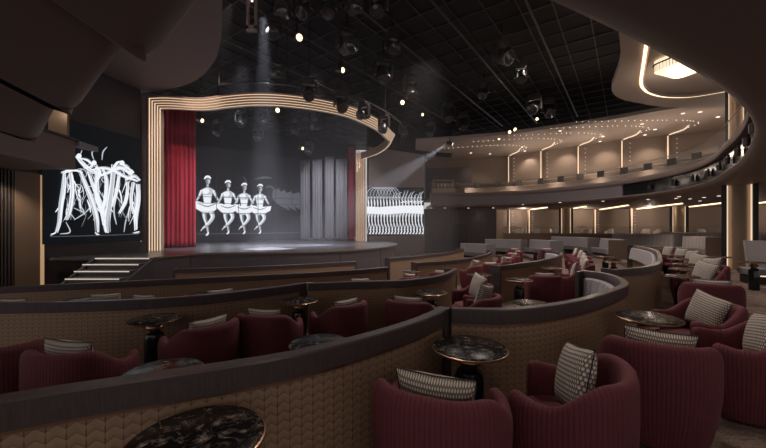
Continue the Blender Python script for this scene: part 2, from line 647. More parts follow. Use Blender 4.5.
def make_cushion(w=.43, h=.39, d=.078, name='cushion'):
    N = 16
    mb = MB()
    grids = []
    for s in (1, -1):
        rows, us, vs = [], [], []
        for i in range(N + 1):
            x = -1 + 2 * i / N
            rw = []
            for j in range(N + 1):
                y = -1 + 2 * j / N
                th = max(0, (1 - x ** 2)) ** .5 * max(0, (1 - y ** 2)) ** .5
                pin = 1 - .07 * (1 - abs(y)) * (abs(x) ** 2)
                piv = 1 - .07 * (1 - abs(x)) * (abs(y) ** 2)
                rw.append((x * w / 2 * pin, s * d * th ** .8, y * h / 2 * piv))
            rows.append(rw)
            us.append((x + 1) * w / 2)
            vs.append([(y / N * 2) * h / 2 + .001 for y in range(N + 1)])
        mb.grid(rows, us=us + [0], vs=vs)
    o = mb.build(name, 'cushion', None, 80)
    ring = []
    for k in range(48):
        t_ = k / 48 * 4
        s, f = int(t_), t_ - int(t_)
        x, y = [(-1 + 2 * f, -1), (1, -1 + 2 * f), (1 - 2 * f, 1), (-1, 1 - 2 * f)][s]
        pin = 1 - .07 * (1 - abs(y)) * (abs(x) ** 2)
        piv = 1 - .07 * (1 - abs(x)) * (abs(y) ** 2)
        ring.append((x * w / 2 * pin, 0, y * h / 2 * piv))
    ring.append(ring[0])
    MB().tube(ring, .0042, 6, cap=False).build('piping', 'cushion_edge', o)
    return o


chair0 = make_chair()
cush0 = make_cushion()
tag(chair0, '', 'chair')
tag(cush0, '', 'cushion')
used = {'c': False, 'p': False, 't': False}


def put_chair(x, y, z, deg, label, cush=None, group='burgundy barrel chairs', roll=0, yaw=0):
    rz = -math.radians(deg)
    if not used['c']:
        used['c'] = True
        o = chair0
        o.location, o.rotation_euler = (x, y, z), (0, 0, rz)
        o['label'], o['group'] = label, group
    else:
        o = dup(chair0, (x, y, z), rz, label, group)
    if cush:
        cs, sn = math.cos(rz), math.sin(rz)
        ly = -.118 if not yaw else -.05
        lx = .0
        lo = (x + lx * cs - ly * sn, y + lx * sn + ly * cs, z + (.715 if 'hidden behind' in label else .645) + .19 * abs(math.sin(math.radians(roll))))
        if not used['p']:
            used['p'] = True
            p = cush0
            p.location = lo
        else:
            p = dup(cush0, lo)
        if deg < -45 and y > 4.9:
            p.scale = (1.1, 1.0, 1.18)
            p.location.z += .05
        p.rotation_euler = (math.radians(14), math.radians(roll), rz + math.radians(yaw))
        p['label'], p['group'] = cush, 'woven cushions on the barrel chairs'
    return o


CH = [
    # x, y, floor, facing, chair label, cushion label, cushion roll
    (.335, 1.935, ZA, 24, 'burgundy ribbed barrel chair at the bottom centre, its back to us before the marble table', 'woven cushion showing above the bottom-centre chair back', 0),
    (1.13, 2.11, ZA, -56, 'burgundy barrel chair turned left towards the foreground marble table, open arm in view', 'woven cushion standing on its corner in the chair turned left beside the bottom-centre chair', 12),
    (2.12, 2.66, ZA, 30, 'large burgundy barrel chair back standing whole at lower right', 'woven cushion peeping over the whole chair back at lower right', 3),
    (3.13, 2.96, ZA, -62, 'burgundy barrel chair cut by the right picture edge', 'plump woven cushion at the right picture edge', 12),
    (3.46, 3.76, ZA, -88, 'burgundy barrel chair facing left beyond the round dark table at right', 'large woven cushion leaning in the chair beyond the round dark table at right', -10),
    (5.0, 5.2, ZA, 38, 'burgundy barrel chair, broad back to us by the right aisle, behind the left-facing chair', 'flat woven cushion on top edge of the broad chair back by the right aisle', 0),
    (6.05, 6.55, ZA, -85, 'burgundy chair at the nearest of the small aisle tables, facing left', 'grey woven cushion in the chair at the nearest small aisle table', -8),
    (7.15, 7.55, ZA, -85, 'burgundy chair facing left at the second of the small aisle tables', 'grey woven cushion in the chair at the second small aisle table', 6),
    (7.95, 8.75, ZA, -85, 'burgundy chair facing left at the third of the small aisle tables', 'grey woven cushion in the chair at the third small aisle table', -6),
    (8.95, 10.0, ZA, -85, 'burgundy chair facing left at the fourth of the small aisle tables', 'grey woven cushion in the chair at the fourth small aisle table', 6),
    (9.8, 11.35, ZA, -85, 'burgundy chair facing left, next-to-last along the aisle tables', 'grey woven cushion next-to-last along the aisle tables', 0),
    (10.5, 12.7, ZA, -85, 'burgundy chair facing left, farthest along the aisle tables', 'grey woven cushion farthest along the aisle tables', 0),
    # tier B
    (-3.5, 3.1, ZB, -40, 'burgundy chair cut by the left picture edge behind the foreground banquette', None, 0),
    (-2.68, 3.05, ZB, 4, 'wide burgundy chair back at far left behind the foreground banquette rail', 'woven cushion above the far left chair back', 4),
    (-2.02, 3.76, ZB, -58, 'burgundy chair rising to the right, beside the oval-looking marble table on the left', 'woven cushion along the slanting chair back on the left', 0),
    (-1.40, 4.25, ZB, 10, 'burgundy chair back sloping down to the right, left of the small table at the bend', 'woven cushion on the chair back left of the small table at the bend', 0),
    (-.62, 4.76, ZB, -48, 'burgundy chair back rising to the right, right of the small table at the bend', 'woven cushion on the chair right of the small table at the bend', 0),
    (.42, 4.98, ZB, 22, 'burgundy chair back left of the marble table in the picture centre', 'woven cushion on the chair left of the central marble table', 0),
    (1.42, 5.22, ZB, -52, 'burgundy armchair seen from the side, nearer of two right of the central marble table', 'pale cushion in the nearer chair right of the central marble table', 10),
    (1.62, 6.22, ZB, -100, 'burgundy armchair seen from the side, farther of two right of the central marble table', 'pale cushion in the farther chair right of the central marble table', -8),
    (3.55, 7.55, ZB, 10, 'burgundy chair with its broad back to us behind the curled banquette', 'pale cushion lying along the broad back behind the curled banquette', 0),
    (4.62, 8.45, ZB, -60, 'glowing burgundy chair right of the broad back behind the curled banquette', 'pale cushion on edge right of the broad chair back behind the curled banquette', 10),
    (5.65, 9.75, ZB, -60, 'burgundy chair just above the dark end panel of the curled banquette', 'pale cushion just above the dark end panel of the curled banquette', -6),
    (6.35, 11.0, ZB, -70, 'burgundy chair, first of the distant line left of the end panel', 'pale cushion, lowest in the distant stack of cushions', 0),
    (7.1, 12.3, ZB, -70, 'burgundy chair, second of the distant line of cushioned chairs', 'pale cushion, second from below in the distant stack of cushions', 0),
    (7.75, 13.6, ZB, -70, 'burgundy chair, third of the distant line of cushioned chairs', 'pale cushion, third from below in the distant stack of cushions', 0),
    (8.35, 15.0, ZB, -70, 'burgundy chair, fourth of the distant line of cushioned chairs', 'pale cushion, fourth from below in the distant stack of cushions', 0),
    (7.2, 14.9, ZB, 30, 'burgundy chair behind the curl of the middle banquette', 'pale cushion on the chair behind the curl of the middle banquette', 0),
    (8.0, 16.6, ZB, 30, 'burgundy chair a step beyond the curl of the middle banquette', 'pale cushion a step beyond the curl of the middle banquette', 0),
    # tier C
    (-5.75, 5.45, ZC, 0, 'burgundy chair hidden behind the left rail, farthest left of its tier', 'pale cushion top showing over the rail at far left', 0),
    (-4.72, 5.88, ZC, -20, 'burgundy chair hidden behind the left rail, near the dark table top', 'pale cushion tip beside the dark table top over the left rail', 0),
    (-3.92, 5.78, ZC, 10, 'burgundy chair hidden behind the rail above the slanting chair', 'pale cushion top over the rail left of centre-left', 0),
    (-2.95, 6.22, ZC, -20, 'burgundy chair hidden behind the rail right of the hidden table', 'long pale cushion top over the rail right of the hidden dark table', -3),
    (-1.35, 7.1, ZC, 10, 'burgundy chair hidden behind the bend of the second rail', 'small pale cushion tip just right of the bend of the second rail', 0),
    (-.52, 7.62, ZC, -10, 'burgundy chair hidden behind the rail left of the tiny dark table', 'pale cushion top left of the tiny dark table over the rail', 0),
    (.55, 8.7, ZC, -40, 'burgundy chair peeping over the rail where the aisle gap opens', 'pale round-topped cushion over the rail where the aisle gap opens', 8),
    (1.66, 9.62, ZC, 5, 'burgundy chair back showing above the curve of the central rail', 'pale cushion lying along the chair above the curve of the central rail', 0),
    (2.92, 11.3, ZC, -50, 'tall-looking burgundy chair right of the pale end panel', 'pale cushion leaning in the chair right of the pale end panel', 10),
    (3.72, 11.9, ZC, 5, 'burgundy chair back, second right of the pale end panel', 'pale cushion on the second chair right of the pale end panel', 0),
    (4.45, 12.8, ZC, -50, 'burgundy chair above the slanted banquette end', 'pale cushion leaning above the slanted banquette end', 8),
    (5.0, 13.9, ZC, 5, 'burgundy chair, nearest of the distant group before the grey banquettes', 'pale cushion, nearest of the distant group before the grey banquettes', 0),
    (5.6, 14.9, ZC, -50, 'burgundy chair, second of the distant group before the grey banquettes', 'pale cushion, second of the distant group before the grey banquettes', 0),
    (6.2, 16.4, ZC, 5, 'burgundy chair, third of the distant group before the grey banquettes', 'pale cushion, third of the distant group before the grey banquettes', 0),
    (7.0, 18.0, ZC, -40, 'burgundy chair, fourth of the distant group before the grey banquettes', 'pale cushion, fourth of the distant group before the grey banquettes', 0),
    (7.6, 19.8, ZC, 0, 'burgundy chair, farthest of the distant group before the grey banquettes', 'pale cushion, farthest of the distant group before the grey banquettes', 0),
]
for x, y, z, deg, lc, lp, roll in CH:
    put_chair(x, y, z, deg, lc, lp, roll=roll, yaw=24 if abs(x - 1.13) < .01 and z == ZA else 0)

# ------------------------------------------------------------------ tables
def make_table():
    root = empty('pedestal_table')
    MB().lathe([(0, .694), (.255, .694), (.268, .702), (.272, .712), (.266, .722), (.258, .726), (0, .726)], seg=44).build('table_top', 'marble', root, 40)
    MB().lathe([(.2715, .7), (.276, .703), (.276, .714), (.2715, .717)], seg=44).build('edge_band', 'bronze', root)
    MB().lathe([(.10, 0), (.105, .01), (.105, .50), (.09, .545), (.06, .56), (.055, .60)], seg=26).build('pedestal', 'black_gloss', root)
    MB().lathe([(.055, .595), (.085, .605), (.092, .625), (.085, .645), (.06, .655), (.075, .69), (.16, .6935)], seg=26).build('collar', 'bronze', root)
    return root


table0 = make_table()
tag(table0, '', 'table')
TB = [
    (.64, 2.52, ZA, 'round black-veined marble table in the corner of the foreground bend'),
    (-.78, 1.42, ZA, 'round black marble table at bottom left, cut by the picture edge'),
    (2.62, 3.36, ZA, 'round dark polished table between the curled banquette and the cushioned chairs at right'),
    (5.48, 6.24, ZA, 'round bronze-edged table, nearest of the small aisle tables beside the long banquette'),
    (6.48, 7.30, ZA, 'round bronze-edged table, second of the small aisle tables'),
    (7.40, 8.32, ZA, 'round bronze-edged table, third of the small aisle tables'),
    (8.42, 9.70, ZA, 'round bronze-edged table, fourth of the small aisle tables'),
    (9.35, 10.75, ZA, 'round bronze-edged table, farthest of the small aisle tables'),
    (-2.72, 4.05, ZB, 'round marble table between the wide left chair and the slanting chair'),
    (-1.25, 5.08, ZB, 'small round marble table before the bend of the second banquette'),
    (.80, 5.72, ZB, 'round marble table before the second banquette in the picture centre'),
    (-.60, 3.2, ZB, 'round marble table half hidden behind the foreground rail left of centre'),
    (-1.66, 2.56, ZB, 'round shiny table half hidden behind the foreground rail, below the slanting chair'),
    (-2.9, 1.95, ZB, 'round table whose rim just shows at the left picture edge'),
    (2.12, 4.86, ZB, 'round grey-looking table behind the right foreground rail, before the broad chair back'),
    (2.86, 7.15, ZB, 'small dark table beside the broad chair back behind the curled banquette'),
    (2.25, 7.95, ZB, 'small dark table left of the slanted banquette end'),
    (4.6, 9.25, ZB, 'small dark table behind the glowing chair'),
    (-3.55, 6.55, ZC, 'dark table top showing over the second rail left of the long pale cushion'),
    (-5.42, 6.1, ZC, 'dark table top showing over the second rail at far left'),
    (-.15, 8.2, ZC, 'tiny dark table top over the rail near the aisle gap'),
    (.85, 10.15, ZC, 'tiny dark table beside the start of the short banquette'),
    (7.4, 10.9, ZB, 'small table at the near end of the distant stack of cushions'),
    (8.5, 13.0, ZB, 'small table at the far end of the distant stack of cushions'),
    (5.35, 15.6, ZC, 'small table among the distant group before the grey banquettes'),
    (8.6, 19.2, ZC, 'small table in front of the distant grey banquettes'),
    (10.3, 10.4, ZA, 'dark round table standing before the upholstered bench by the big column'),
    (9.55, 8.75, ZA, 'dark round table at the right picture edge by the bench'),
]
for i, (x, y, z, lb) in enumerate(TB):
    o = table0 if i == 0 else dup(table0, (x, y, z), random.random() * 6)
    o.location = (x, y, z)
    o['label'], o['group'] = lb, 'round pedestal tables'

# ------------------------------------------------------------------ distant grey banquettes facing us
FAR = [
    ([(5.9, 25.6), (6.8, 24.9), (7.7, 23.4)], -.52, 1.0, 'pale grey channelled banquette before the dark doors'),
    ([(8.0, 26.6), (9.3, 26.0), (10.4, 24.6)], -.3, 1.05, 'grey banquette at the left of the distant timber parapet'),
    ([(10.6, 24.2), (11.1, 22.6), (11.0, 20.8)], -.2, 1.0, 'grey banquette stepping towards us before the timber parapet'),
    ([(12.6, 25.2), (13.4, 23.4), (13.5, 21.2)], 0, .98, 'distant grey banquette behind the brown quilted panel, left length'),
    ([(13.5, 20.8), (13.2, 18.9), (12.3, 17.2)], 0, .98, 'distant grey banquette behind the brown quilted panel, right length'),
    ([(16.6, 24.6), (18.2, 23.2), (18.9, 21.6)], 0, 1.2, 'tall grey banquette beyond the aisle cushions, left length'),
    ([(18.9, 21.2), (18.8, 19.3), (17.9, 17.8)], 0, 1.1, 'tall grey banquette beyond the aisle cushions, right length'),
    ([(19.8, 24.4), (22.0, 22.9), (23.6, 20.8)], .0, 1.3, 'grey banquette half hidden behind the big column'),
]
for pts, z, h, lb in FAR:
    p = spline(pts, .3)
    root = empty('grey_banquette')
    tag(root, lb, 'banquette', 'distant grey banquettes')
    MB().sweep(p, [(-.27, z + .36), (-.20, z + h - .05), (-.15, z + h), (-.09, z + h), (-.06, z + h - .03), (-.06, z + .36)]).build('padded_back', 'grey_fabric', root)
    MB().sweep(p, [(-.055, z), (-.055, z + h - .02), (.02, z + h - .02), (.02, z)]).build('back_panel', 'quilt', root)
    MB().sweep(p, [(-.72, z + .14), (-.72, z + .38), (-.68, z + .43), (-.24, z + .41), (-.06, z + .355), (-.06, z + .14)]).build('seat', 'seat_fabric', root)
    MB().sweep(p, [(-.62, z), (-.62, z + .138), (-.06, z + .138), (-.06, z)]).build('plinth', 'dark_plain', root)
    e = p[-1]
    n = normals(p[-2:])[0]
    MB().box(-.75, .03, -.03, .03, z, z + h, math.atan2(n[1], n[0]), e).build('end_panel', 'quilt_dark' if 'right length' in lb else 'seat_fabric', root)

# bench by the big column
bx, by = 11.05, 9.75
ba = math.radians(-28)
root = empty('upholstered_bench', (bx, by, 0), ba)
tag(root, 'grey upholstered bench with a lit base strip by the big column at the right edge', 'bench')
MB().box(-.55, .95, -.35, .35, .26, .44).build('seat', 'seat_fabric', root, bevel=.03)
MB().box(-.50, .90, -.30, .30, 0, .22).build('plinth', 'dark_plain', root)
MB().box(-.52, .92, -.345, -.325, .225, .255).build('light_strip', 'led_soft', root)
mb = MB()
mb.grid([[(-.3, .36, .40), (-.3, .56, 1.22), (-.3, .68, 1.22), (-.3, .46, .40)], [(1.3, .36, .40), (1.3, .56, 1.22), (1.3, .68, 1.22), (1.3, .46, .40)]])
mb.v.extend([])
b = 0
mb.face((0, 1, 2, 3)); mb.face((7, 6, 5, 4)); mb.face((0, 3, 7, 4))
mb.build('backrest', 'grey_fabric', root)

# ------------------------------------------------------------------ stage
front = [at(160, 256.8, .6), at(176, 255, .6), at(202, 253.2, .6), at(245, 252.4, .6), at(288, 251.9, .6), at(320, 251.2, .6), at(353.6, 249.6, .6), at(372, 248.4, .6),
         at(387, 246.7, .6), at(396, 244.8, .6), (.85, 22.2), (.45, 24.2), (-.4, 25.8)]
fc = spline(front, .3)
LWD = (-.237, -.97)                    # left splayed wall, going away from the portal
wl0 = (-10.52, 14.75)
stage_poly = [(-9.55, 11.35), (-7.75, 11.45)] + fc + [(-1.7, 26.2), (-3.2, 34.9), (-18, 26.4), (-18, 15.45), (-10.40, 15.45), (-10.40, 14.7), (-11.2, 11.42)]
st = empty('stage')
tag(st, 'dark curved stage with a glossy floor and panelled front', 'stage')
MB().prism(stage_poly, .52, .60).build('stage_floor', 'stage', st)
MB().sweep([(-7.72, 11.5)] + fc, [(0.08, ZD), (.08, .52), (.16, .52), (.16, ZD)]).build('front_panel', 'stage_face', st)
MB().sweep([(-7.72, 11.5)] + fc, [(-.02, .545), (-.02, .605), (.03, .61), (.03, .54)]).build('edge_trim', 'gold_dim', st)
jb = MB()
for i in range(4, len(fc), 9):
    n = normals(fc)[i]
    jb.box(.06, .085, -.008, .008, ZD, .52, math.atan2(n[1], n[0]), fc[i])
jb.build('panel_seam', 'black', st)
# apron closing the stage between steps and curve
MB().sweep([(-9.55, 11.32), (-7.72, 11.42)], [(0.03, ZD), (.03, .515), (.1, .515), (.1, ZD)]).build('step_riser_panel', 'stage_face', st)

# steps up to the stage
root = empty('stage_steps', (-8.78, 11.35, ZD))
tag(root, 'four lit-edged steps leading up to the left of the stage', 'steps')
for k in range(5):
    z1 = .60 - .155 * (k + 1)
    off = .50 * (k + 1)
    y1 = -.03 - .50 * k
    x0, x1 = -.80 + .19 * k, 1.02 + .08 * k
    zt = z1 - ZD
    if zt < .04:
        break
    MB().box(x0, x1, y1 - .50, y1, 0, zt).build('step', 'stage_face', root)
    MB().box(x0 + .02, x1 - .02, y1 - .515, y1 - .495, zt - .028, zt + .004).build('lit_nosing', 'led_dim', root)
MB().box(-.8, 1.0, -.045, -.028, .60 - ZD - .035, .60 - ZD + .004).build('lit_nosing', 'led_dim', root)
# cheek walls of the steps
for s, nm in ((0, 'cheek_wall'), (1, 'cheek_wall')):
    mb = MB()
    if s:
        q = [(1.04, -.02), (1.36, -2.15), (1.44, -2.15), (1.14, -.02)]
    else:
        q = [(-.92, -.02), (-.16, -2.4), (-.10, -2.4), (-.82, -.02)]
    zt = [1.10, .36 if s else .30, .36 if s else .30, 1.10]
    b = len(mb.v)
    mb.v.extend((x, y, 0) for x, y in q)
    mb.v.extend((x, y, z) for (x, y), z in zip(q, zt))
    for f in ((3, 2, 1, 0), (4, 5, 6, 7), (0, 1, 5, 4), (1, 2, 6, 5), (2, 3, 7, 6), (3, 0, 4, 7)):
        mb.face([b + k for k in f])
    mb.build(nm, 'dark_wall', root)

# ------------------------------------------------------------------ proscenium portal
ZP = 7.35
PL = (-10.30, 14.85)
PR = (-1.35, 26.2)
hdr = [PL, (-9.4, 14.78), at(200, 97.5, ZP), at(225, 94.3, ZP), at(250, 92.2, ZP), at(275, 92.6, ZP), at(300, 95, ZP), at(325, 99, ZP), at(350, 105.3, ZP), at(370, 114, ZP),
       at(384, 122.5, ZP), at(392, 131, ZP), (.72, 20.9), (.45, 22.6), (-.15, 24.3), (-.8, 25.4), PR]
hp = spline(hdr, .25)
root = empty('stage_portal', (0, 0, 0))
tag(root, 'gold ribbed portal framing the stage with a sweeping curved header', 'portal')
prof, n_r = [], 5
HH = .47
# ribs stepping back: header profile (offset, z) left of the path is into the stage
for k in range(n_r):
    z1 = ZP - k * HH / n_r
    o = .05 * k
    prof += [(o, z1 - .010), (o - .02, z1 - .022), (o - .02, z1 - .064), (o, z1 - .08), (o + .045, z1 - .083)]
body = [(.40, ZP)] + [(0.0, ZP)] + prof + [(.40, ZP - HH)]
MB().sweep(hp, body).build('header', 'gold', root, 40)
for k in range(n_r):
    z1 = ZP - k * HH / n_r
    o = .05 * k
    MB().sweep(hp, [(o + .012, z1 - .093), (o + .012, z1 - .084), (o + .04, z1 - .084), (o + .04, z1 - .093)]).build('light_line', 'led_portal', root)
for P, du, zb in ((PL, (.85, -.1), .602), (PR, (-.85, -.25), .602)):
    L = math.hypot(*du)
    du = (du[0] / L, du[1] / L)
    bk = (-du[1], du[0]) if P is PL else (du[1], -du[0])
    if bk[1] < 0:
        bk = (-bk[0], -bk[1])
    wd = .43 if P is PL else .70
    pts, lines = [], []
    for k in range(n_r):
        a0 = k * wd / n_r
        o = .05 * k
        for s, q in ((.0, 0), (.02, -.025), (.095, -.025), (.115, 0), (.118, .045)) if P is PR else ((.0, 0), (.015, -.02), (.068, -.02), (.082, 0), (.085, .035)):
            pts.append((P[0] + du[0] * (a0 + s) + bk[0] * (o + q), P[1] + du[1] * (a0 + s) + bk[1] * (o + q)))
        lines.append((P[0] + du[0] * (a0 + (.122 if P is PR else .088)) + bk[0] * (o + .02), P[1] + du[1] * (a0 + (.122 if P is PR else .088)) + bk[1] * (o + .02)))
    pts += [(P[0] + du[0] * wd + bk[0] * .45, P[1] + du[1] * wd + bk[1] * .45), (P[0] + bk[0] * .45, P[1] + bk[1] * .45)]
    MB().prism(pts, zb, ZP - .005).build('jamb', 'gold', root, 40)
    for q in lines:
        MB().box(-.008, .008, -.014, .014, zb, ZP - .06, math.atan2(du[1], du[0]), q).build('light_line', 'led_portal', root)
# return casing left of the jamb
MB().prism([(-10.50, 14.80), (-10.32, 14.83), (-10.32, 15.3), (-10.50, 15.3)], .602, ZP + .02).build('casing', 'soffit', root)

# curtains -----------------------------------------------------------------
def curtain(name, p0, p1, z0, z1, pitch, depth, m, label, group=None, seed=1):
    rnd = random.Random(seed)
    L = math.dist(p0, p1)
    n = int(L / pitch * 8)
    d = ((p1[0] - p0[0]) / L, (p1[1] - p0[1]) / L)
    nn = (-d[1], d[0])
    rows, us = [], []
    ph = 0
    for i in range(n + 1):
        s = i / n
        ph += 2 * PI / 8 * rnd.uniform(.7, 1.3)
        o = math.sin(ph) * depth + math.sin(ph * .37) * depth * .6
        rows.append([(p0[0] + d[0] * L * s + nn[0] * o * k, p0[1] + d[1] * L * s + nn[1] * o * k, z) for z, k in ((z0, 1.0), (z0 + .3, 1), ((z0 + z1) / 2, .85), (z1 - .3, .7), (z1, .65))])
        us.append(s * L)
    root = empty(name, ((p0[0] + p1[0]) / 2, (p0[1] + p1[1]) / 2, z0))
    tag(root, label, 'curtain', group)
    mb = MB()
    mb.grid(rows, us=us + [0])
    o = mb.build('drape', m, root, 80)
    sd = o.modifiers.new('thick', 'SOLIDIFY')
    sd.thickness = .012
    o.location = (-root.location.x, -root.location.y, -root.location.z)
    hm = MB()
    hm.tube([(p0[0], p0[1], z1 + .03), (p1[0], p1[1], z1 + .03)], .03, 8)
    h_ = hm.build('track', 'black', root)
    h_.location = o.location
    return root


c0, c1 = at(160, 248.2, .6), at(195.5, 247.4, .6)
curtain('stage_curtain', c0, c1, .615, 7.8, .20, .075, 'red_curtain', 'tall red stage curtain at the left side of the opening', 'red stage curtains', 3)
curtain('stage_curtain', (-2.75, 26.6), (-2.15, 26.1), .615, 7.9, .2, .06, 'red_curtain', 'narrow red stage curtain at the right side of the opening', 'red stage curtains', 4)
gx = [(300, 309.5, 161), (312, 322, 160), (324.5, 334, 157), (335.5, 347, 159)]
for i, (a0, a1, yt) in enumerate(gx):
    D0 = 27.8 - i * .4
    D1 = D0 - .25
    curtain('grey_drape', ((a0 - CX) / F * D0, D0), ((a1 - CX) / F * D1, D1), .615, EYE + (HY - yt) * D0 / F, .22, .07, 'grey_curtain',
            '%s tall grey drape from the left at the right of the stage' % ORD[i + 1], 'grey stage drapes', 10 + i)

# ------------------------------------------------------------------ screens
class Plane:
    """upright screen through plan points a, b; maps photograph pixels onto it"""

    def __init__(self, a, b, lift=.0):
        self.a = Vector((*a, 0))
        self.d = Vector((b[0] - a[0], b[1] - a[1], 0)).normalized()
        self.n = Vector((self.d.y, -self.d.x, 0))
        if self.n.dot(-self.a) < 0:
            self.n = -self.n
        self.a = self.a + self.n * lift

    def p(self, px, py, lift=0.0):
        r = Vector(((px - CX) / F, 1, -(py - HY) / F))
        o = Vector((0, 0, EYE))
        a = self.a + self.n * lift
        t_ = (a - o).dot(self.n) / r.dot(self.n)
        return tuple(o + r * t_)

    def poly(self, mb, pts, lift):
        b = len(mb.v)
        mb.v.extend(self.p(x, y, lift) for x, y in pts)
        mb.face(range(b, b + len(pts)))

    def stroke(self, mb, pts, w, lift):
        """brush stroke with tapering width in pixels"""
        if len(pts) > 2:
            pts = spline(pts, 1.5)
        n = len(pts)
        nr = normals(pts)
        L, R = [], []
        for i, (p, q) in enumerate(zip(pts, nr)):
            s = i / (n - 1)
            ww = (w[0] * (1 - s) + w[1] * s if isinstance(w, tuple) else w * (.25 + .75 * math.sin(PI * min(1, max(0, .08 + .84 * s))))) / 2
            L.append((p[0] + q[0] * ww, p[1] + q[1] * ww))
            R.append((p[0] - q[0] * ww, p[1] - q[1] * ww))
        for i in range(n - 1):
            self.poly(mb, [L[i], L[i + 1], R[i + 1], R[i]], lift)

    def disc(self, mb, cx, cy, rx, ry, lift, n=14):
        self.poly(mb, [(cx + rx * math.cos(2 * PI * k / n), cy + ry * math.sin(2 * PI * k / n)) for k in range(n)], lift)


# left wall screen
pa = (wl0[0] + .05, wl0[1] - .1)
pb = (pa[0] + LWD[0] * 3.55, pa[1] + LWD[1] * 3.55)
S1 = Plane(pa, pb, .06)
root = empty('wall_screen', ((pa[0] + pb[0]) / 2, (pa[1] + pb[1]) / 2, 1.05))
tag(root, 'large black screen on the left wall showing blurred white dancing figures', 'screen')
inv = (-root.location.x, -root.location.y, -root.location.z)


def flat(mb, name, m, root, inv_, label=None):
    o = mb.build(name, m, root, 0, fix=False)
    o.location = inv_
    if label:
        o['label'] = label
    return o


mb = MB()
q = [S1.a.xy, (S1.a + S1.d * 3.5).xy]
mb.sweep([tuple(q[0]), tuple(q[1])], [(-.05, 1.06), (-.05, 5.42), (.0, 5.42), (.0, 1.06)])
flat(mb, 'panel', 'screen', root, inv)
if True:
    rnd = random.Random(5)
    w_, g_, l_ = MB(), MB(), MB()
    L0 = .07
    # legs, arms and trails as broad brush strokes
    ST = [([(64, 172), (63, 190), (61, 205), (59, 222), (56, 232)], 6), ([(56, 232), (52, 235)], 3), ([(70, 172), (72, 190), (70, 208), (66, 220)], 5),
          ([(80, 170), (86, 185), (92, 200), (97, 218), (98, 232)], 6), ([(96, 233), (99, 235)], 3), ([(88, 172), (94, 188), (101, 205), (104, 222)], 5),
          ([(97, 168), (97, 185), (98, 200), (103, 214), (105, 225)], 6), ([(103, 168), (107, 180), (106, 198), (103, 212), (106, 232)], 5),
          ([(114, 165), (112, 185), (109, 205), (107, 222), (108, 233)], 6), ([(120, 172), (117, 190), (113, 207)], 4),
          ([(128, 182), (126, 200), (119, 213)], 4), ([(138, 184), (138, 200), (136, 216), (136, 230)], 6), ([(134, 233), (138.5, 232)], 4),
          ([(133, 182), (131, 200), (133, 214)], 4),
          ([(62, 173), (72, 170), (82, 172)], 2.4), ([(76, 156), (82, 163), (90, 170), (100, 175)], 5), ([(78, 158), (88, 160), (92, 166), (84, 168)], 3.5),
          ([(92, 170), (102, 168), (112, 170), (124, 176), (138, 181)], 4.5), ([(100, 176), (110, 172), (122, 168), (132, 176)], 5), ([(112, 170), (118, 162), (122, 162)], 3),
          ([(126, 180), (134, 176), (140, 180)], 4), ([(122, 163), (128, 168), (134, 173)], 3), ([(96, 166), (100, 172), (97, 182)], 4)]
    for p, w in ST:
        S1.stroke(g_ if w > 3.5 else l_, p, w * .85, L0 + rnd.random() * .002)
        for q in range(5):
            dx = rnd.uniform(-.42, .42) * w
            S1.stroke(w_, [(x + dx + rnd.uniform(-.5, .5), y + rnd.uniform(-1, 1)) for x, y in p], rnd.uniform(.5, 1.3), L0 + .005 + rnd.random() * .002)
    for i in range(90):
        x, y = rnd.uniform(64, 136), rnd.uniform(168, 205)
        a = rnd.uniform(-.5, .5)
        l = rnd.uniform(8, 24)
        k = rnd.uniform(-3, 3)
        S1.stroke(rnd.choice((w_, g_, l_)), [(x, y), (x + a * l * .4 + k, y + l * .5), (x + a * l, y + l)], rnd.uniform(.5, 1.8), L0 - .004 + rnd.random() * .003)
    for i in range(16):
        x, y = rnd.uniform(70, 130), rnd.uniform(165, 190)
        r = rnd.uniform(3, 8)
        a0 = rnd.uniform(0, 6)
        S1.stroke(g_, [(x + r * math.cos(a0 + k * .55), y + r * .8 * math.sin(a0 + k * .55)) for k in range(7)], rnd.uniform(.6, 1.4), L0 - .008)
    for p in ([(82, 150), (80, 158), (86, 164)], [(94, 160), (92, 153), (96, 148)], [(102, 160), (103, 152), (107, 147)], [(92, 204), (86, 212), (74, 220)],
              [(66, 222), (70, 232), (60, 234)], [(131, 205), (126, 220), (124, 232)], [(84, 196), (80, 204), (84, 212), (74, 208)]):
        S1.stroke(g_, p, 1.3, L0 - .008)
    for i, (x, y) in enumerate(((79, 156), (94, 163), (122, 163), (131, 172))):
        S1.disc(w_, x, y, 2.6, 2.6, L0 + .003)
    flat(w_, 'picture_highlight', 'ink', root, inv)
    flat(g_, 'picture_shade', 'ink_mid', root, inv)
    flat(l_, 'picture_trail', 'ink_low', root, inv)
    fl_ = MB()
    S1.stroke(fl_, [(50, 236.6), (95, 235.6), (139, 234.0)], (.7, .7), L0 - .01)
    flat(fl_, 'picture_ground_line', 'ink_dim', root, inv)

# stage back screen with four dancers
A2 = ((190 - CX) / F * 23.3, 23.3)
B2 = ((306 - CX) / F * 28.9, 28.9)
S2 = Plane(A2, B2)
root = empty('stage_screen', ((A2[0] + B2[0]) / 2, (A2[1] + B2[1]) / 2, .62))
tag(root, 'tiled screen behind the stage showing four dancers in white tutus, arms linked', 'screen')
inv = (-root.location.x, -root.location.y, -root.location.z)
mb = MB()
mb.sweep([B2, A2], [(0.0, .62), (0.0, 7.4), (-.12, 7.4), (-.12, .62)])
flat(mb, 'panel', 'screen_grey', root, inv)
jb = MB()
for x in (216.5, 238.5, 258, 275.5, 292):
    S2.stroke(jb, [(x, 172), (x, 240)], (.55, .5), .045)
for y0, y1 in ((196.5, 199), (203, 204.5), (213.2, 213.6), (226, 225), (186, 190)):
    S2.stroke(jb, [(197, y0), (299, y1)], (.5, .45), .045)
flat(jb, 'panel_joint', 'joint', root, inv)
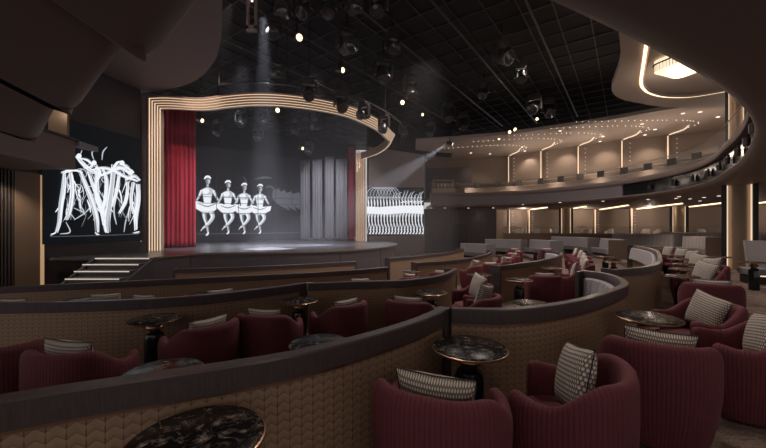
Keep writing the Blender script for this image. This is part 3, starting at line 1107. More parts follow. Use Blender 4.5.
w_, g_, l_, d_ = MB(), MB(), MB(), MB()
for (x, s, hy) in ((207.5, 1.13, 180.5), (228, 1.0, 184.5), (244.2, .97, 187), (260, .93, 188)):
    ft = 233.6 - (1.0 - s) * 6 + (0 if s < 1.1 else .6)
    T = ft - hy                     # head to foot in pixels
    yy = lambda f: hy + T * f
    S2.disc(l_, x + .5 * s, hy + .6, 2.3 * s, 3.2 * s, .030)                                    # hair and shaded face
    S2.poly(g_, [(x + .2, hy - 1.2), (x + 2.2 * s, hy - .8), (x + 2.4 * s, hy + 1.6), (x + 1.2 * s, hy + 3.4), (x + .2, hy + 2.6)], .033)
    S2.stroke(w_, [(x - 3.0 * s, hy - 1.4), (x - 1.2 * s, hy - 3.2 * s), (x + 1.4, hy - 3.4 * s), (x + 3.0 * s, hy - 1.8)], 2.0 * s, .034)
    S2.stroke(g_, [(x + .3, yy(.05)), (x, yy(.13))], (1.7 * s, 2.1 * s), .029)
    S2.poly(g_, [(x - 5.3 * s, yy(.165)), (x - 2, yy(.13)), (x + 2.2, yy(.13)), (x + 5.3 * s, yy(.165)), (x + 4.0 * s, yy(.28)), (x + 2.9 * s, yy(.42)), (x - 3.1 * s, yy(.42)), (x - 4.2 * s, yy(.28))], .031)
    S2.poly(w_, [(x - 4.9 * s, yy(.17)), (x - 1.6, yy(.142)), (x + 1.0, yy(.145)), (x + 1.8 * s, yy(.21)), (x - 1.0 * s, yy(.25)), (x - 4.0 * s, yy(.235))], .032)
    S2.poly(w_, [(x - 3.7 * s, yy(.27)), (x + 3.3 * s, yy(.27)), (x + 2.6 * s, yy(.41)), (x - 3.0 * s, yy(.41))], .033)
    for sd in (-1, 1):
        S2.stroke(g_, [(x + sd * 5.0 * s, yy(.18)), (x + sd * 7.4 * s, yy(.29)), (x + sd * 9.6 * s, yy(.365))], (2.6 * s, 1.6 * s), .030)
        S2.stroke(w_, [(x + sd * 5.2 * s - .4, yy(.18)), (x + sd * 7.2 * s - .4, yy(.28))], (1.5 * s, .7), .0325)
    S2.stroke(l_, [(x - 7.5 * s, yy(.43)), (x, yy(.475)), (x + 7.5 * s, yy(.425))], 1.0 * s, .040)
    # tutu standing out stiffly
    tx = .6 if s < 1.1 else -1.2
    S2.poly(w_, [(x - 11 * s + tx, yy(.365)), (x - 4 * s, yy(.405)), (x + 4 * s, yy(.415)), (x + 11.5 * s + tx, yy(.40)), (x + 10.5 * s + tx, yy(.50)), (x + 6 * s, yy(.555)), (x - 1 * s, yy(.575)), (x - 6.5 * s, yy(.56)), (x - 10.8 * s + tx, yy(.50))], .034)
    S2.poly(g_, [(x - 8.5 * s, yy(.535)), (x, yy(.56)), (x + 8 * s, yy(.53)), (x + 5 * s, yy(.575)), (x - 1 * s, yy(.60)), (x - 5.5 * s, yy(.58))], .0335)
    # legs: one crossing before the other
    S2.stroke(g_, [(x - 2.8 * s, yy(.57)), (x - 2.4 * s, yy(.68)), (x - .6 * s, yy(.80)), (x + .6 * s, yy(.955))], (4.4 * s, 1.7 * s), .032)
    S2.stroke(l_, [(x - 1.4 * s, yy(.60)), (x - 1.0 * s, yy(.70)), (x + .4 * s, yy(.81)), (x + 1.2 * s, yy(.94))], (1.6 * s, .8 * s), .0325)
    S2.stroke(g_, [(x + 3.0 * s, yy(.57)), (x + 4.6 * s, yy(.67)), (x + 1.2 * s, yy(.78)), (x - 4.2 * s, yy(.88))], (4.4 * s, 1.6 * s), .036)
    S2.stroke(w_, [(x + 2.4 * s, yy(.58)), (x + 3.8 * s, yy(.67)), (x + .4 * s, yy(.775)), (x - 3.9 * s, yy(.865))], (2.0 * s, .9 * s), .038)
    S2.stroke(w_, [(x - 3.4 * s, yy(.60)), (x - 3.0 * s, yy(.69)), (x - 1.2 * s, yy(.80))], (1.4 * s, .7 * s), .034)
    S2.stroke(w_, [(x + .9 * s, yy(.94)), (x + .2 * s, yy(.985)), (x - 1.5 * s, yy(1.01))], 1.7 * s, .038)
    S2.stroke(w_, [(x - 4.0 * s, yy(.87)), (x - 6.0 * s, yy(.925))], 1.5 * s, .038)
flat(w_, 'picture_highlight', 'ink', root, inv)
flat(g_, 'picture_shade', 'ink_mid', root, inv)
flat(l_, 'picture_dark_tone', 'ink_low', root, inv)
S2.stroke(d_, [(196, 233.9), (250, 233.3), (299, 232.7)], (.8, .7), .028)
for (x, y, l) in ((277, 188, 20), (283, 190, 21), (290, 191, 21), (297, 192, 20)):
    S2.poly(d_, [(x - 4, y + 2), (x + 2, y), (x + 4, y + 6), (x + 3, y + 12), (x + 7, y + l), (x - 1, y + l - 5), (x - 5, y + 10)], .027)
S2.stroke(d_, [(266, 188), (268, 186.5), (272, 187), (275, 192), (276, 200)], 1.6, .027)
S2.stroke(d_, [(255, 179), (264, 177.5), (272, 178)], 2.0, .027)
S2.stroke(d_, [(243, 176), (246, 181), (247, 185)], 1.2, .027)
flat(d_, 'picture_faint', 'ink_dim', root, inv)

# right wall screen
A3 = (-1.1, 26.35)
B3 = (3.5, 29.25)
S3 = Plane(A3, B3, .06)
root = empty('wall_screen', ((A3[0] + B3[0]) / 2, (A3[1] + B3[1]) / 2, 1.0))
tag(root, 'smaller screen right of the portal with a repeated trail of white dancers', 'screen')
inv = (-root.location.x, -root.location.y, -root.location.z)
mb = MB()
for pts in ([(367, 187.5), (424, 187.5), (424, 234.6), (367, 235.8)],):
    S3.poly(mb, pts, .0)
    S3.poly(mb, pts[::-1], -.05)
    for i in range(4):
        a_, b_ = pts[i], pts[(i + 1) % 4]
        bb = len(mb.v)
        mb.v.extend([S3.p(*a_, 0), S3.p(*b_, 0), S3.p(*b_, -.05), S3.p(*a_, -.05)])
        mb.face((bb, bb + 1, bb + 2, bb + 3))
flat(mb, 'panel', 'screen', root, inv)
w_, g_ = MB(), MB()
rnd = random.Random(9)
S3.poly(w_, [(367, 206.4), (380, 207), (400, 205.5), (423.6, 205.5), (423.6, 214), (405, 213), (385, 214.5), (367, 213.5)], .02)
for i in range(18):
    x = 368.5 + i * 3.1
    S3.stroke(w_, [(x - .5, 199), (x, 203), (x, 207)], 1.3, .018)
    S3.disc(g_, x, 197.6, .9, 1.2, .017, 8)
    if i < 8:
        S3.stroke(g_, [(x - 1.5, 199), (x - 1 + i * .2, 192), (x + 4, 187.6), (x + 9, 190 + i * .3), (x + 11, 199)], .5, .016)
    else:
        S3.stroke(g_, [(x - 2, 200), (x + .5, 195 + rnd.uniform(-2, 2)), (x + 2.5, 190 + rnd.uniform(0, 5))], .8, .016)
    if x > 402:
        S3.stroke(w_, [(x - 2, 203 + rnd.uniform(-1.5, 1)), (x + 2, 201)], 1.8, .018)
    S3.stroke(w_, [(x + .8, 213), (x + .2, 221), (x + 2.0, 228), (x + 1.8, 234.3)], (1.1, .6), .018)
    S3.stroke(w_, [(x + 1.2, 229), (x + 2.4, 231.5), (x + .4, 234)], 1.2, .019)
    S3.stroke(g_, [(x - 1.2, 213), (x + .6, 221), (x - .4, 228), (x - 1.2, 233.6)], (.8, .5), .017)
flat(w_, 'picture_highlight', 'ink', root, inv)
flat(g_, 'picture_shade', 'ink_mid', root, inv)

# ------------------------------------------------------------------ walls round the stage
wl1 = (wl0[0] + LWD[0] * 3.62, wl0[1] + LWD[1] * 3.62)
wl2 = (wl0[0] + LWD[0] * 4.4, wl0[1] + LWD[1] * 4.4)
wl3 = (wl0[0] + LWD[0] * 7.5, wl0[1] + LWD[1] * 7.5)
struct('wall_left', MB().sweep([wl0, wl3], [(0, ZD), (0, 7.6), (-.3, 7.6), (-.3, ZD)]), 'dark_wall', 'dark splayed wall left of the portal')
a_, b_ = (wl0[0] + LWD[0] * 3.53, wl0[1] + LWD[1] * 3.53), (wl0[0] + LWD[0] * 3.62, wl0[1] + LWD[1] * 3.62)
o = MB().sweep([a_, b_], [(.02, ZD), (.02, 3.35), (.10, 3.35), (.10, ZD)]).build('light_strip', 'strip_glow')
tag(o, 'tall gold strip beside the left wall screen', 'strip')
a_, b_ = wl1, (wl0[0] + LWD[0] * 4.28, wl0[1] + LWD[1] * 4.28)
struct('wall_left_panel', MB().sweep([a_, b_], [(.0, ZD), (.0, 3.38), (.07, 3.38), (.07, ZD)]), 'brown_panel', 'plain brown panel left of the gold strip')
fb = MB()
for k in range(11):
    t0 = 4.34 + k * .085
    c = (wl0[0] + LWD[0] * t0, wl0[1] + LWD[1] * t0)
    fb.box(-.02, .02, .012, .10, ZD, 3.38, math.atan2(LWD[1], LWD[0]), c)
o = fb.build('slatted_panel', 'slat')
tag(o, 'dark upright slatted wall panel at the left picture edge', 'panel')

struct('wall_stage_right', MB().sweep([B3, A3], [(0, ZD), (0, 7.9), (-.3, 7.9), (-.3, ZD)]), 'grey_wall', 'grey splayed wall right of the portal')
o = MB().box(-.02, .02, -.02, .02, ZD, 3.2, 0, (3.5, 29.12)).build('edge_strip', 'bronze')
tag(o, 'thin gold edge at the corner of the grey wall right of the stage', 'strip')
o = MB().prism([(2.1, 26.6), (3.6, 27.7), (3.6, 27.9), (2.1, 26.9)], ZD, .0).build('low_ramp_wall', 'dark_wall')
bpy.data.objects.remove(o)
struct('wall_stage_right_upper', MB().sweep([(B3[0] + 2.6, B3[1] + .9), (B3[0], B3[1]), A3], [(0, 7.9), (0, 10.4), (-.3, 10.4), (-.3, 7.9)]), 'ceil', 'black wall above the grey wall right of the portal')
struct('wall_back_stage', MB().sweep([(-20, 26), (-3, 36)], [(0, .6), (0, 10.4), (-.3, 10.4), (-.3, .6)]), 'ceil', 'black wall behind the stage')
# upright boarded wall with two doors below the balcony
struct('wall_right', MB().sweep([(9.4, 28.2), (3.54, 29.22)], [(0, ZD), (0, 3.24), (-.25, 3.24), (-.25, ZD)][::-1]), 'boards', 'dark boarded wall with doors below the balcony')
for i, (x0, x1) in enumerate(((432, 444.5), (453.5, 466))):
    D = 28.95 - (x0 - 432) * .006
    c = ((x0 - CX) / F * D, D - .03)
    w = (x1 - x0) / F * D
    ang = math.atan2(-.95, 5.8)
    root = empty('door_%d' % (i + 1), (c[0], c[1], ZD), ang)
    root['kind'] = 'structure'
    root['label'] = ('left', 'right')[i] + ' dark door in the boarded wall'
    root['category'] = 'door'
    MB().box(0, w, -.10, -.02, 0, 2.35).build('door_leaf', 'dark_wall', root, bevel=.01)
    MB().box(-.06, 0, -.12, -.02, 0, 2.42).box(w, w + .06, -.12, -.02, 0, 2.42).box(-.06, w + .06, -.12, -.02, 2.36, 2.44).build('door_frame', 'slat', root)
    MB().box(.08, w - .08, -.125, -.10, .95, 1.0).build('push_bar', 'black', root)
# ------------------------------------------------------------------ balcony
SO = 3.25
edge = [(3.98, 28.25), (6.0, 28.3), (8.6, 27.9), (10.9, 26.5), (13.0, 24.0), (14.3, 21.6), (14.75, 18.6), (14.3, 16.0), (13.1, 13.6), (11.7, 11.7), (10.2, 9.75), (8.6, 8.0), (7.1, 6.5), (5.95, 5.55),
        (4.95, 4.82), (4.0, 4.2), (2.6, 3.4), (1.3, 2.72), (.2, 2.2)]
ep = spline(edge, .3)
bal = empty('balcony')
tag(bal, 'sweeping curved balcony front with smooth brown underside and dark recessed band', 'balcony')
# travelling from the stage to the camera, the body of the balcony lies on the left
roll = [(.95, SO), (.55, SO + .004), (.30, SO + .02), (.12, SO + .07), (.02, SO + .15), (0, SO + .25), (.04, SO + .30)]
MB().sweep(ep, [(.97, SO), (.62, SO + .004), (.36, SO + .02), (.16, SO + .07), (.04, SO + .15), (0, SO + .24), (.05, SO + .30), (.97, SO + .30)], True).build('rounded_edge', 'soffit', bal, 60)
k0 = next(i for i, p in enumerate(ep) if p[0] > 14.5)
k1 = next(i for i, p in enumerate(ep) if p[0] > 13.9)
MB().sweep(ep[k0:], [(.16, SO + .30), (.16, 4.25), (.24, 4.25), (.24, SO + .30)]).build('dark_band', 'black_gloss', bal)
MB().sweep(ep[:k0 + 1], [(.10, SO + .30), (.08, 4.25), (.24, 4.25), (.24, SO + .30)]).build('hazed_band', 'grey_wall', bal)  # far length of the band, its haze put into the grey colour
MB().sweep(ep, [(.02, 4.25), (-.02, 4.32), (.0, 4.46), (.08, 4.55), (.5, 4.55), (.5, 4.25)]).build('top_lip', 'soffit', bal, 60)
nr = normals(ep)
inner = [(p[0] + n[0] * .98, p[1] + n[1] * .98) for p, n in zip(ep, nr)]
soff = inner + [(.6, -3.5), (34, -3.5), (34, 31.5), (3.98, 31.5)]
struct('ceiling_lounge', MB().prism(soff, SO + .002, SO + .28), 'soffit', 'smooth brown underside of the balcony over the seats')
in2 = [(p[0] + n[0] * .48, p[1] + n[1] * .48) for p, n in zip(ep, nr)]
struct('floor_balcony', MB().prism(in2 + [(.0, -3.5), (34, -3.5), (34, 33.5), (3.98, 33.5)], 4.1, 4.22), 'carpet', 'carpeted floor of the right balcony')
ri = [(p[0] + n[0] * .2, p[1] + n[1] * .2) for p, n in zip(ep, nr)]
gl = empty('glass_balustrade')
tag(gl, 'clear glass balustrade with a thin handrail along the balcony front', 'balustrade')
MB().sweep(ri[:-14], [(0, 4.555), (0, 5.35), (.012, 5.35), (.012, 4.555)]).build('glass_pane', 'glass', gl)
MB().sweep(ri[:-14], [(-.008, 5.35), (-.008, 5.37), (.02, 5.37), (.02, 5.35)]).build('handrail', 'soffit_lit', gl)
# spotlights and loudspeakers tucked in the dark band
nb = 0
idx = [i for i in range(k0 + 6, len(ep) - 22, 5)]
for j, i in enumerate(idx):
    p, n = ep[i], nr[i]
    a = math.atan2(n[1], n[0])
    root = empty('band_spotlight', (p[0] + n[0] * .055, p[1] + n[1] * .055, 3.86), a)
    tag(root, 'small black spotlight set in the balcony band, %s from the far end' % ORD[j + 1], 'spotlight', 'spotlights in the balcony band')
    MB().lathe([(.05, -.12), (.075, -.10), (.08, .06), (.09, .10), (.07, .11)], seg=14).build('housing', 'fixture', root)
    MB().box(-.005, .065, -.02, .02, .10, .2).build('bracket', 'black', root)
    MB().lathe([(.0, -.125), (.045, -.122)], seg=12).build('lens', 'lamp_hot' if False else 'lens', root)

# left side scalloped boxes
def lobe(poly, radii, z0, z1, m, label, name='balcony_box', rim=.28):
    pl = rounded(poly, radii)
    # inset loops for a rounded lower rim
    if sum(pl[i][0] * pl[(i + 1) % len(pl)][1] - pl[(i + 1) % len(pl)][0] * pl[i][1] for i in range(len(pl))) < 0:
        pl = pl[::-1]
    n = len(pl)
    nn = []
    for i in range(n):
        a, b = pl[i - 1], pl[(i + 1) % n]
        dx, dy = b[0] - a[0], b[1] - a[1]
        l = math.hypot(dx, dy) or 1
        nn.append((-dy / l, dx / l))
    ff = [max(.05, smooth((-q[0] * .6 - q[1] * .8 + .1) / .7)) for q in nn]
    mb = MB()
    loops = []
    for k in range(6):
        a = PI / 2 * k / 5
        loops.append([(p[0] + q[0] * rim * f_ * (1 - math.sin(a)), p[1] + q[1] * rim * f_ * (1 - math.sin(a)), z0 + rim * .75 * f_ * (1 - math.cos(a))) for p, q, f_ in zip(pl, nn, ff)])
    loops.append([(p[0], p[1], z1) for p in pl])
    b = 0
    for lp in loops:
        mb.v.extend(lp)
    for k in range(len(loops) - 1):
        for i in range(n):
            j = (i + 1) % n
            mb.face((k * n + i, k * n + j, (k + 1) * n + j, (k + 1) * n + i))
    mb.face(list(reversed(range(n))))
    mb.face([(len(loops) - 1) * n + i for i in range(n)])
    o = mb.build(name, m, None, 50)
    tag(o, label, 'balcony', 'scalloped balcony boxes at upper left')
    return o


lobe([(-2.19, 3.28), (.0, 1.2), (.0, -3.2), (-2.19, -3.2), (-2.19, .5)], [.42, 0, 0, 0, 0], 3.10, 4.3, 'soffit', 'nearest scalloped brown balcony box at the top, its rounded corner rightmost of the three', rim=.3)
lobe([(-4.62, 5.16), (-2.22, 3.08), (-2.22, -3), (-4.4, -3), (-4.43, 3.5)], [.38, 0, 0, 0, 0], 3.25, 4.4, 'soffit', 'middle scalloped brown balcony box at upper left, its rounded corner pointing at the screen', rim=.34)
lobe([(-7.45, 7.4), (-4.68, 5.0), (-4.66, 1.2), (-7.0, 1.2), (-7.0, 5.6)], [.40, 0, 0, 0, 0], 3.42, 4.5, 'soffit', 'farther scalloped brown balcony box at the left edge above the flat box', rim=.34)
root = empty('side_balcony_box', (-9.5, 10.5, 3.4))
tag(root, 'flat-fronted brown balcony box at left beside the wall screen', 'balcony')
inv = (9.5, -10.5, -3.4)
for nm, mb, m in (('box_front', MB().prism([(-9.5, 10.5), (-8.9, 4.2), (-12.6, 4.2), (-12.15, 7.4), (-11.4, 10.5)], 3.4, 4.28), 'soffit'),
                  ('ledge', MB().prism([(-9.42, 10.55), (-8.82, 4.2), (-9.1, 4.2), (-9.75, 10.55)], 4.28, 4.34), 'cap'),
                  ('ledge_tip', MB().prism([(-9.42, 10.56), (-9.75, 10.56), (-9.62, 11.35), (-9.5, 11.35)], 4.14, 4.30), 'grey_fabric'),
                  ('end_partition', MB().prism([(-10.30, 10.46), (-9.72, 10.46), (-9.72, 10.54), (-10.3, 10.54)], 4.35, 6.4), 'gold_dim')):
    o = mb.build(nm, m, root)
    o.location = inv

# ------------------------------------------------------------------ ceilings
ZCE = 10.3
struct('ceiling', MB().prism([(-26, -4), (-26, 38), (16, 38), (24, 20), (24, -4)], ZCE, ZCE + .2), 'ceil', 'black technical ceiling over stage and seats')
gb_ = MB()
for k in range(-22, 16):
    v0 = k * 1.12 - .1
    # lines along U at coordinate v0
    p = lambda u: (U[0] * u + V[0] * v0, U[1] * u + V[1] * v0)
    a, b = p(-6), p(32)
    if v0 > -.6:
        b = p(28.5 - v0 * .55)
    gb_.box(0, math.dist(a, b), -.02, .02, ZCE - .06, ZCE - .01, math.atan2(U[1], U[0]), a)
for k in range(-4, 27):
    u0 = k * 1.2 + .1
    p = lambda v_: (U[0] * u0 + V[0] * v_, U[1] * u0 + V[1] * v_)
    a, b = p(-26), p(16 if u0 < 14 else 16 - (u0 - 14) * .8)
    gb_.box(0, math.dist(a, b), -.018, .018, ZCE - .055, ZCE - .01, math.atan2(V[1], V[0]), a)
struct('ceiling_grid', gb_, 'gridbar', 'thin metal grid across the black ceiling')
# left and right ceiling clouds
lc = spline([(-2.6, 6.0), (-3.6, 7.6), (-4.35, 9.2), (-5.15, 10.8), (-6.2, 12.4), (-8.0, 14.1), (-10.3, 15.0), (-12, 15.1)], .3)
struct('ceiling_left', MB().prism(lc + [(-14, 15.1), (-14, 0), (-2.6, 0)], 7.6, 7.8), 'soffit_dark' if 'soffit_dark' in M else 'soffit', 'brown ceiling panel with a curved edge at upper left')
rc = rounded([(6.2, 6.5), (6.75, 9.8), (8.5, 12.1), (10.3, 15.6), (13.8, 16.9), (22, 17.2), (30, 17), (30, 0), (6.0, 0)], [0, .8, 1.0, 1.6, 1.0, 0, 0, 0, 0])
struct('ceiling_right', MB().prism(rc, 7.6, 7.8), 'soffit_lit', 'taupe ceiling panel with a rounded corner above the right balcony')
bc = spline([(2.5, 25.9), (8.0, 24.2), (12.6, 21.6), (15.5, 19.2), (18, 17.1)], .5)
struct('ceiling_balcony', MB().prism([(3.4, 36)] + bc + [(34, 16.8), (34, 36)], 8.2, 8.4), 'soffit_lit', 'taupe ceiling over the right balcony')
# coffer light ring and lantern
ring = spline([at(652, 20, 7.58), at(648, 35, 7.58), at(644, 60, 7.58), at(641, 82, 7.58), at(644, 89, 7.58), at(651, 93, 7.58), at(665, 96, 7.58), at(690, 96, 7.58), at(722, 91, 7.58), at(760, 84, 7.58)], .2)
root = empty('cove_light', (0, 0, 0))
tag(root, 'glowing cove line round the taupe ceiling recess at upper right', 'cove light')
MB().tube([(x, y, 7.565) for x, y in ring], .05, 6).build('light_tube', 'led', root)
MB().sweep(ring, [(-.13, 7.50), (-.13, 7.6), (-.09, 7.6), (-.09, 7.50)]).build('cove_lip', 'soffit_lit', root)
lcx, lcy = 10.6, 11.8
root = empty('ceiling_lantern', (lcx, lcy, 7.5), math.radians(20))
tag(root, 'square glowing pleated ceiling lantern at upper right', 'ceiling lamp')
pl = rounded([(-.75, -.75), (.75, -.75), (.75, .75), (-.75, .75)], .3, 6)
MB().prism(pl, -.32, .05).build('shade', 'lantern', root)
pl2 = rounded([(-.79, -.79), (.79, -.79), (.79, .79), (-.79, .79)], .32, 6)
MB().prism(pl2, -.10, -.06).build('dark_rim', 'black', root)
rb = MB()
for i in range(0, len(pl)):
    a, b = pl[i], pl[(i + 1) % len(pl)]
    L = math.dist(a, b)
    for s in range(max(1, int(L / .09))):
        q = s / max(1, int(L / .09))
        x, y = a[0] + (b[0] - a[0]) * q, a[1] + (b[1] - a[1]) * q
        rb.box(-.008, .008, -.008, .008, -.33, -.1, 0, (x, y))
rb.build('pleat', 'bronze', root)

# ------------------------------------------------------------------ balcony back wall and bays
bw = [(3.5, 33.4), (8.6, 32.6), (11.6, 31.2), (13.5, 29.0), (15.7, 27.4), (17.9, 25.6), (20.2, 24.3), (24, 22.2), (28, 18)]
struct('wall_balcony', MB().sweep(bw, [(0, 4.2), (0, 8.2), (.25, 8.2), (.25, 4.2)]), 'taupe', 'taupe wall behind the balcony seats')
struct('wall_balcony_side', MB().sweep([(3.6, 33.0), (3.75, 29.4)], [(0, 4.22), (0, 8.2), (-.15, 8.2), (-.15, 4.22)]), 'dark_wall', 'dark side wall at the stage end of the balcony')
o = MB().sweep([(3.75, 32.6), (8.3, 31.9)], [(0, 4.22), (0, 7.3), (-.06, 7.3), (-.06, 4.22)]).build('boarded_screen_wall', 'boards')
o['kind'] = 'structure'
o['label'] = 'dark boarded wall at the stage end of the balcony'
o['category'] = 'wall'
bays = [(x - .15, y - .34) for x, y in bw[2:7]]
DOT = []


def dot(root_, inv_, p, sc_):
    if not DOT:
        o_ = MB().lathe([(0, -1), (.8, -.6), (1, 0), (.8, .6), (0, 1)], seg=8).build('light_dot', 'led_white', root_)
        DOT.append(o_)
    else:
        o_ = DOT[0].copy()
        COL.objects.link(o_)
        o_.parent = root_
    o_.location = (p[0] + inv_[0], p[1] + inv_[1], p[2] + inv_[2])
    o_.scale = (sc_, sc_, sc_ * .7)


BNAME = ['farthest', 'second farthest', 'middle', 'second nearest', 'nearest']
pt = lambda p, q, s: (p[0] + (q[0] - p[0]) * s, p[1] + (q[1] - p[1]) * s)
cove_ends = []
for i, (x, y) in enumerate(bays):
    root = empty('bay_light', (x, y, 4.25))
    tag(root, '%s gold upright light strip with a curved cove on the balcony wall' % BNAME[i], 'light strip', 'balcony wall light strips')
    inv = (-x, -y, -4.25)
    f = .95 - .012 * i
    ex, ey = x * .955 + .35, y * .905
    o = MB().box(-.10, .10, -.20, -.02, 4.25, 8.1, -.6, (x, y)).build('strip', 'gold_dim', root); o.location = inv
    o = MB().box(-.028, .028, -.215, -.20, 4.4, 8.05, -.6, (x, y)).build('strip_light', 'led_soft', root); o.location = inv
    cv = spline([(x, y - .15), (x * .995 + .05, y * .975), (x * .985 + .25, y * .945), (ex, ey)], .25)
    o = MB().tube([(a, b, 8.13) for a, b in cv], .035, 6).build('cove_tube', 'led_soft', root); o.location = inv
    # run of tiny ceiling dots from the cove end back towards the stage
    root2 = empty('dot_light_run', (ex, ey, 8.15))
    tag(root2, 'run of tiny ceiling light dots curving from the %s balcony strip' % BNAME[i], 'light dots', 'dotted light runs on the balcony ceiling')
    inv2 = (-ex, -ey, -8.15)
    dot0 = None
    L = 6.2 if i < 4 else 7.5
    arc = spline([(x * .985 + .35, y * .97), (ex + .45, ey + .5), (ex + .4, ey - .25), (ex - .4, ey - .75), (ex - 2.2, ey - .95), (ex - L, ey + .2 - (.2 * i))], .34)
    for a, b in arc:
        dot(root2, inv2, (a, b, 8.178), .029)
    for k in range(9):
        dot(root2, inv2, (x * 1.012 + .12, y * .985, 5.24 + k * .32), .026)
# ceiling downlights above the balcony
dl = []
k = 0
for (px, py) in ((642, 124), (655, 129.5), (645, 135), (603, 136.5), (600, 141.5), (664, 103), (676, 101), (683, 113.5), (700, 112), (712, 104), (718, 117), (522, 147), (525, 151), (560, 131), (471, 153), (490, 154), (443, 154)):
    x, y = at(px, py, 8.18)
    if not (y < 36 and y > 17.3):
        x, y = at(px, py, 7.58)
        z = 7.58
    else:
        z = 8.18
    k += 1
    o = MB().lathe([(0, -.012), (.085, -.012), (.10, 0)], seg=12).build('downlight', 'led_white')
    o.location = (x, y, z)
    dl.append((px, o))
for k, (px, o) in enumerate(sorted(dl, key=lambda t_: t_[0])):
    tag(o, 'recessed downlight in the upper right ceiling, %s from the left' % ORD[k + 1], 'downlight', 'downlights in the upper ceilings')

root = empty('balcony_bar', (4.35, 29.45, 4.222))
tag(root, 'small lit bar counter at the stage end of the balcony', 'bar')
MB().box(-.1, 1.9, 0, .5, 0, .85).build('bar_front', 'taupe', root)
MB().box(-.16, 1.96, -.06, .56, .85, .92).build('bar_top', 'black', root)
MB().box(.0, 1.8, .05, .4, 1.5, 1.56).box(.0, .05, .05, .4, .92, 1.5).box(1.75, 1.8, .05, .4, .92, 1.5).build('shelf', 'bronze', root)
for k in range(6):
    o = MB().lathe([(.04, 0), (.045, .02), (.045, .2), (.02, .26), (.02, .32)], seg=8).build('bottle', 'white_cloth' if k % 2 else 'bronze')
    o.location = (4.5 + k * .3, 29.6, 5.145)
    tag(o, 'small bottle on the balcony bar, %s from the left' % ORD[k + 1], 'bottle', 'bottles on the balcony bar')
spot('bar_lamp', (5.2, 28.9, 6.8), (5.2, 29.6, 4.9), 40, 60, (1.0, .8, .63), .05, .6)
# tiers, counters and seats on the balcony
off = lambda d: [(p[0] + n[0] * d, p[1] + n[1] * d) for p, n in zip(ep[:k1 + 22], nr)]
tc_ = empty('balcony_counter')
tag(tc_, 'low pale timber counter wall running behind the balcony glass', 'counter')
p1 = off(1.15)[9:]
MB().sweep(p1, [(0, 4.22), (0, 5.0), (.14, 5.0), (.14, 4.22)]).build('counter_front', 'taupe', tc_)
MB().sweep(p1, [(-.06, 5.0), (-.06, 5.04), (.36, 5.04), (.36, 5.0)]).build('counter_top', 'soffit_lit', tc_)
struct('floor_balcony_rear', MB().prism(off(1.5)[4:] + off(3.0)[:3:-1], 4.22, 4.75), 'carpet', 'raised rear tier of the balcony')


def make_bchair():
    root = empty('balcony_chair')
    mb = MB()
    mb.box(-.22, .22, -.22, .22, .40, .47)
    mb.build('seat', 'dark_plain', root, bevel=.02)
    MB().box(-.22, .22, -.26, -.20, .44, .90).build('backrest', 'dark_plain', root, bevel=.02)
    for sx in (-.19, .19):
        for sy in (-.19, .19):
            MB().box(sx - .015, sx + .015, sy - .015, sy + .015, 0, .40).build('leg', 'black', root)
    return root


bch = make_bchair()
tag(bch, '', 'chair')
p2 = off(1.9)
ids = list(range(8, len(p2) - 3, 4))
for j, i in enumerate(ids):
    p, n = p2[i], nr[i]
    rz = math.atan2(n[1], n[0]) + PI / 2
    o = bch if j == 0 else dup(bch, (0, 0, 0))
    o.location = (p[0], p[1], 4.75)
    o.rotation_euler = (0, 0, rz + .5)
    o['label'] = 'dark balcony chair behind the counter, %s from the stage end' % ORD[j + 1]
    o['group'] = 'dark chairs on the balcony'
p3 = off(3.0)
rt = empty('balcony_ledge')
tag(rt, 'lit ledge of the rear balcony tier behind the dark chairs', 'ledge')
MB().sweep(p3[4:], [(-.3, 4.75), (-.3, 5.55), (-.2, 5.55), (-.2, 4.75)]).build('ledge_wall', 'brown_panel', rt)
MB().sweep(p3[4:], [(-.34, 5.55), (-.34, 5.59), (.0, 5.59), (.0, 5.55)]).build('ledge_top', 'soffit_lit', rt)

# ------------------------------------------------------------------ lounge below the balcony
lw = [(9.45, 28.55), (9.65, 30.4), (14, 30.6), (20, 29.6), (25, 27), (29, 22), (31, 15)]
struct('wall_lounge', MB().sweep(lw, [(0, -.75), (0, 3.24), (.25, 3.24), (.25, -.75)]), 'taupe', 'taupe wall of the lounge below the balcony')


def column(x, y, w, d, z1, rz, label, z0=0.0):
    root = empty('column', (x, y, z0), rz)
    tag(root, label, 'column')
    w2 = w / 2
    MB().lathe([(w2 * .62, 0), (w2 * .62, z1 - z0)], seg=40).build('gold_shaft', 'gold_dim', root)
    for s in (-1, 1):
        x0, x1 = sorted((s * w2 * .70, s * w2))
        MB().box(x0, x1, -d / 2 + .02, d / 2 - .02, 0, z1 - z0).build('dark_side', 'black', root)
        x0, x1 = sorted((s * w2 * .625, s * w2 * .665))
        MB().box(x0, x1, -d / 2 + .06, d / 2 - .06, 0, z1 - z0).build('light_line', 'led_soft', root)
    return root


column(13.72, 13.1, .98, .62, SO - .006, math.radians(-44), 'big gold column with black sides and lit edges at right')
cq = column(14.12, 13.6, .62, .5, 7.6, math.radians(-44), 'upper part of the big column above the balcony rail', 4.22)
for i, (px, w, lb) in enumerate(((566, 12.5, 'slim gold column with lit edges, farther of the two in the lounge'), (679, 14.5, 'slim gold column with lit edges, nearer of the two in the lounge'))):
    D = 28.4 if i == 0 else 26.2
    x = (px - CX) / F * D
    column(x, D, w / F * D, .5, SO, -math.atan2(x, D), lb)
